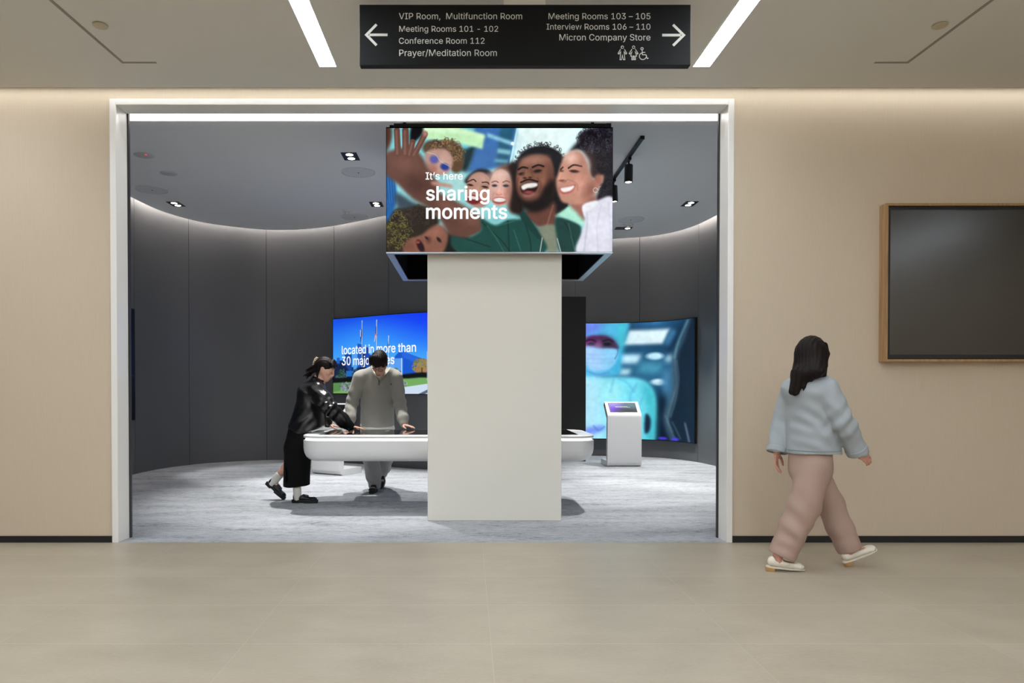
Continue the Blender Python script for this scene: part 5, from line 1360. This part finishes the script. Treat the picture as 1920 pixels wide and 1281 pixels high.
fd.cap(HL(0, -.03, -.03), neck, .050, .054, .03); fd.cap(neck, sR, .05, .055, .04); fd.cap(neck, sL, .05, .055, .04)
fd.cap(neck, chest, (.08, .07), (.14, .10), .05, tR); fd.cap(chest, hip, (.13, .09), (.105, .09), .05, tR)
fd.chain([sR, eR, hR], [.046, .037, .024], .02); fd.chain([sL, eL, hL], [.046, .037, .024], .02)
fd.chain([V3(hip, .015, -.045, -.03), kR, P(1478, 1005, 4.825), P(1466, 1032, 4.825), aR], [.072, .050, .038, .029, .026], .03); fd.chain([V3(hip, -.005, .045, -.03), kL, P(1582, 1000, 4.94), P(1587, 1022, 4.93), aL], [.072, .050, .038, .029, .026], .03)
add_hand(fd, V3(hR, .004, 0, -.004), (.78, .1, -.55), (-.25, .9, -.2), 1, (.25, .35, .25), .08, .95)
add_hand(fd, V3(hL, -.002, 0, -.006), (-.06, .0, -1), (.75, -.6, -.1), -1, (.25, .35, .25), .08, .95)
add_foot(fd, aR, S1(0, .19, .03), .9); add_foot(fd, aL, S2(0, .19, .03), .9)
skin_c = (204, 150, 132)
fd.mesh('body', SKIN, w2, paint=head_paint(HL, hs), base=skin_c)
# trousers
lo, hi = bounds([hip, kR, kL, aR, aL], .2); fd = Field(lo, hi, .005)
fd.cap(V3(hip, 0, 0, .05), V3(hip, 0, 0, -.08), (.142, .125), (.142, .132), .04, tR)
eR_, eL_ = P(1471, 1030, 4.825), P(1588, 1020, 4.93)
fd.chain([V3(hip, .01, -.05, -.06), kR, kR.lerp(eR_, .6), eR_, eR_.lerp(kR, -.2)], [.112, .104, .094, .088, .086], .03); fd.chain([V3(hip, .01, .05, -.06), kL, kL.lerp(eL_, .6), eL_, eL_.lerp(kL, -.2)], [.108, .088, .080, .072, .070], .03)
for e_, k_ in ((eR_, kR), (eL_, kL)):
    d = (e_-k_).normalized(); fd.cap(e_+d*.235, e_+d*.30, .20, None, .003, None, 'cut')
tr_ = fd.mesh('trousers', MAUVE, w2, wrinkle=folds(.006, (12, 12, 6), 31, [(P(1500, 985, 4.75), .16, .008, (40, 0, 34), 0), (P(1480, 1030, 4.76), .10, .007, (30, 0, 60), 1)]))
# jacket
lo, hi = bounds([sR, sL, eR, eL, hR, hL, hip, neck], .24); fd = Field(lo, hi, .005)
low = P(1526, 850, 4.88)
fd.cap(V3(chest, 0, 0, .01), V3(low, 0, 0, -.04), (.165, .125), (.180, .160), .05, tR); fd.cap(sR.lerp(sL, .1), sL.lerp(sR, .1), .070, None, .05)
fd.cap(neck, V3(chest, 0, 0, .05), (.085, .075), (.17, .12), .05, tR)
for a, b, c in ((sR, eR, hR), (sL, eL, hL)): fd.chain([a, a.lerp(b, .5), b, c], [.074, .078, .074, .064], .014)
zc = hR.lerp(eR, .10); dR = hR-eR; 
fd.plane((0, 0, P(1526, 852, 4.80).z), (0, 0, -1)); fd.cap(HL(0, -.02, -.04), V3(neck, 0, 0, -.0), .060, .066, .004, None, 'cut')
jk = fd.mesh('jacket', DENIM, w2, wrinkle=folds(.008, (11, 11, 15), 41, [(eR, .12, .009, (60, 0, -50), 0), (P(1540, 800, 4.72), .14, .008, (45, 0, 55), 2), (P(1510, 810, 4.74), .12, .007, (30, 0, 70), 0), (eL, .1, .007, (40, 0, 50), 0)]))
b = MB()
for z, off in ((P(1526, 845, 4.8).z, .0), ):
    ring = []
    for k in range(72):
        a = 2*math.pi*k/72; dr = Vector((math.cos(a), math.sin(a), 0)); c = Vector((low.x, low.y, z))
        ok, p, n, _ = jk.ray_cast(c+dr*.6, -dr)
        if ok and (p-c).length < .26: ring.append(p+n*.0015)
    if len(ring) > 8: b.tube(ring+[ring[0]], .0035, 5)
if b.v: o = b.build('hem_seam', mat('denim seam', (140, 152, 158), .85), None, smooth=True); o.parent = jk
fd = Field(*bounds([neck], .16), .004); fd.cap(V3(neck, 0, 0, -.02), V3(neck, .01, .01, .025), .086, .082, .01); fd.cap(V3(neck, 0, 0, -.06), V3(neck, .01, .01, .06), .066, .068, .004, None, 'cut'); fd.plane(tuple(V3(neck, 0, 0, .03)), (.2, .1, 1)); fd.plane(tuple(V3(neck, .055, .045, 0)), (.8, .6, 0))
o = fd.mesh('collar', DENIM, None); o.parent = jk
for w_, e_ in ((hR, eR), (hL, eL)):
    d = (w_-e_).normalized(); fd = Field(*bounds([w_], .13), .004); q = w_-d*.012
    fd.cap(q-d*.02, q+d*.10, .071, .069, .004); fd.plane(tuple(q+d*.022), tuple(d)); fd.plane(tuple(q-d*.018), tuple(-d)); fd.cap(q+d*.012, q+d*.15, .058, None, .003, None, 'cut')
    o = fd.mesh('cuff', DENIM, None); o.parent = jk
shoe(w2, 'shoe', s1_, *F1, CREAM, TAN, .25, 'flat'); shoe(w2, 'shoe', s2_, *F2, CREAM, TAN, .245, 'flat')
# long loose hair
lo, hi = bounds([HL(0, 0, .05), P(1487, 742, 4.8)], .18); fd = Field(lo, hi, .004); ax = HL.axes
fd.ell(HL(0, -.022, .052), (.088, .106, .100), .02, ax); fd.ell(HL(0, .108, -.030), (.092, .092, .096), .015, ax, 'cut')
fd.cap(HL(0, -.05, .03), P(1515, 700, 4.79), (.092, .066), (.112, .052), .04, ax[0]); fd.cap(P(1500, 700, 4.80), P(1488, 736, 4.80), (.060, .035), (.034, .022), .04)
fd.cap(HL(.066, .0, .02), P(1543, 702, 4.77), .036, .022, .03); fd.cap(HL(-.07, .0, .0), P(1500, 704, 4.86), .036, .03, .03)
r6 = random.Random(8)
for i in range(12):
    a = r6.uniform(0, 1); fd.cap(P(1492+a*46, 696, 4.785), P(1481+a*62, 741-a*32+r6.uniform(-5, 5), 4.775), .014, .005, .012)
fd.chain([HL(.066, .03, .09), HL(.082, .03, .03), HL(.082, .02, -.05), HL(.074, .01, -.11)], [.018, .013, .012, .008], .012)
hw = lambda v, L=HL: .0016*np.sin((v-np.array(L.c))@L.axes[0]*260+2.5*np.sin((v-np.array(L.c))@L.axes[2]*16))
fd.mesh('hair', HAIR, w2, wrinkle=hw)
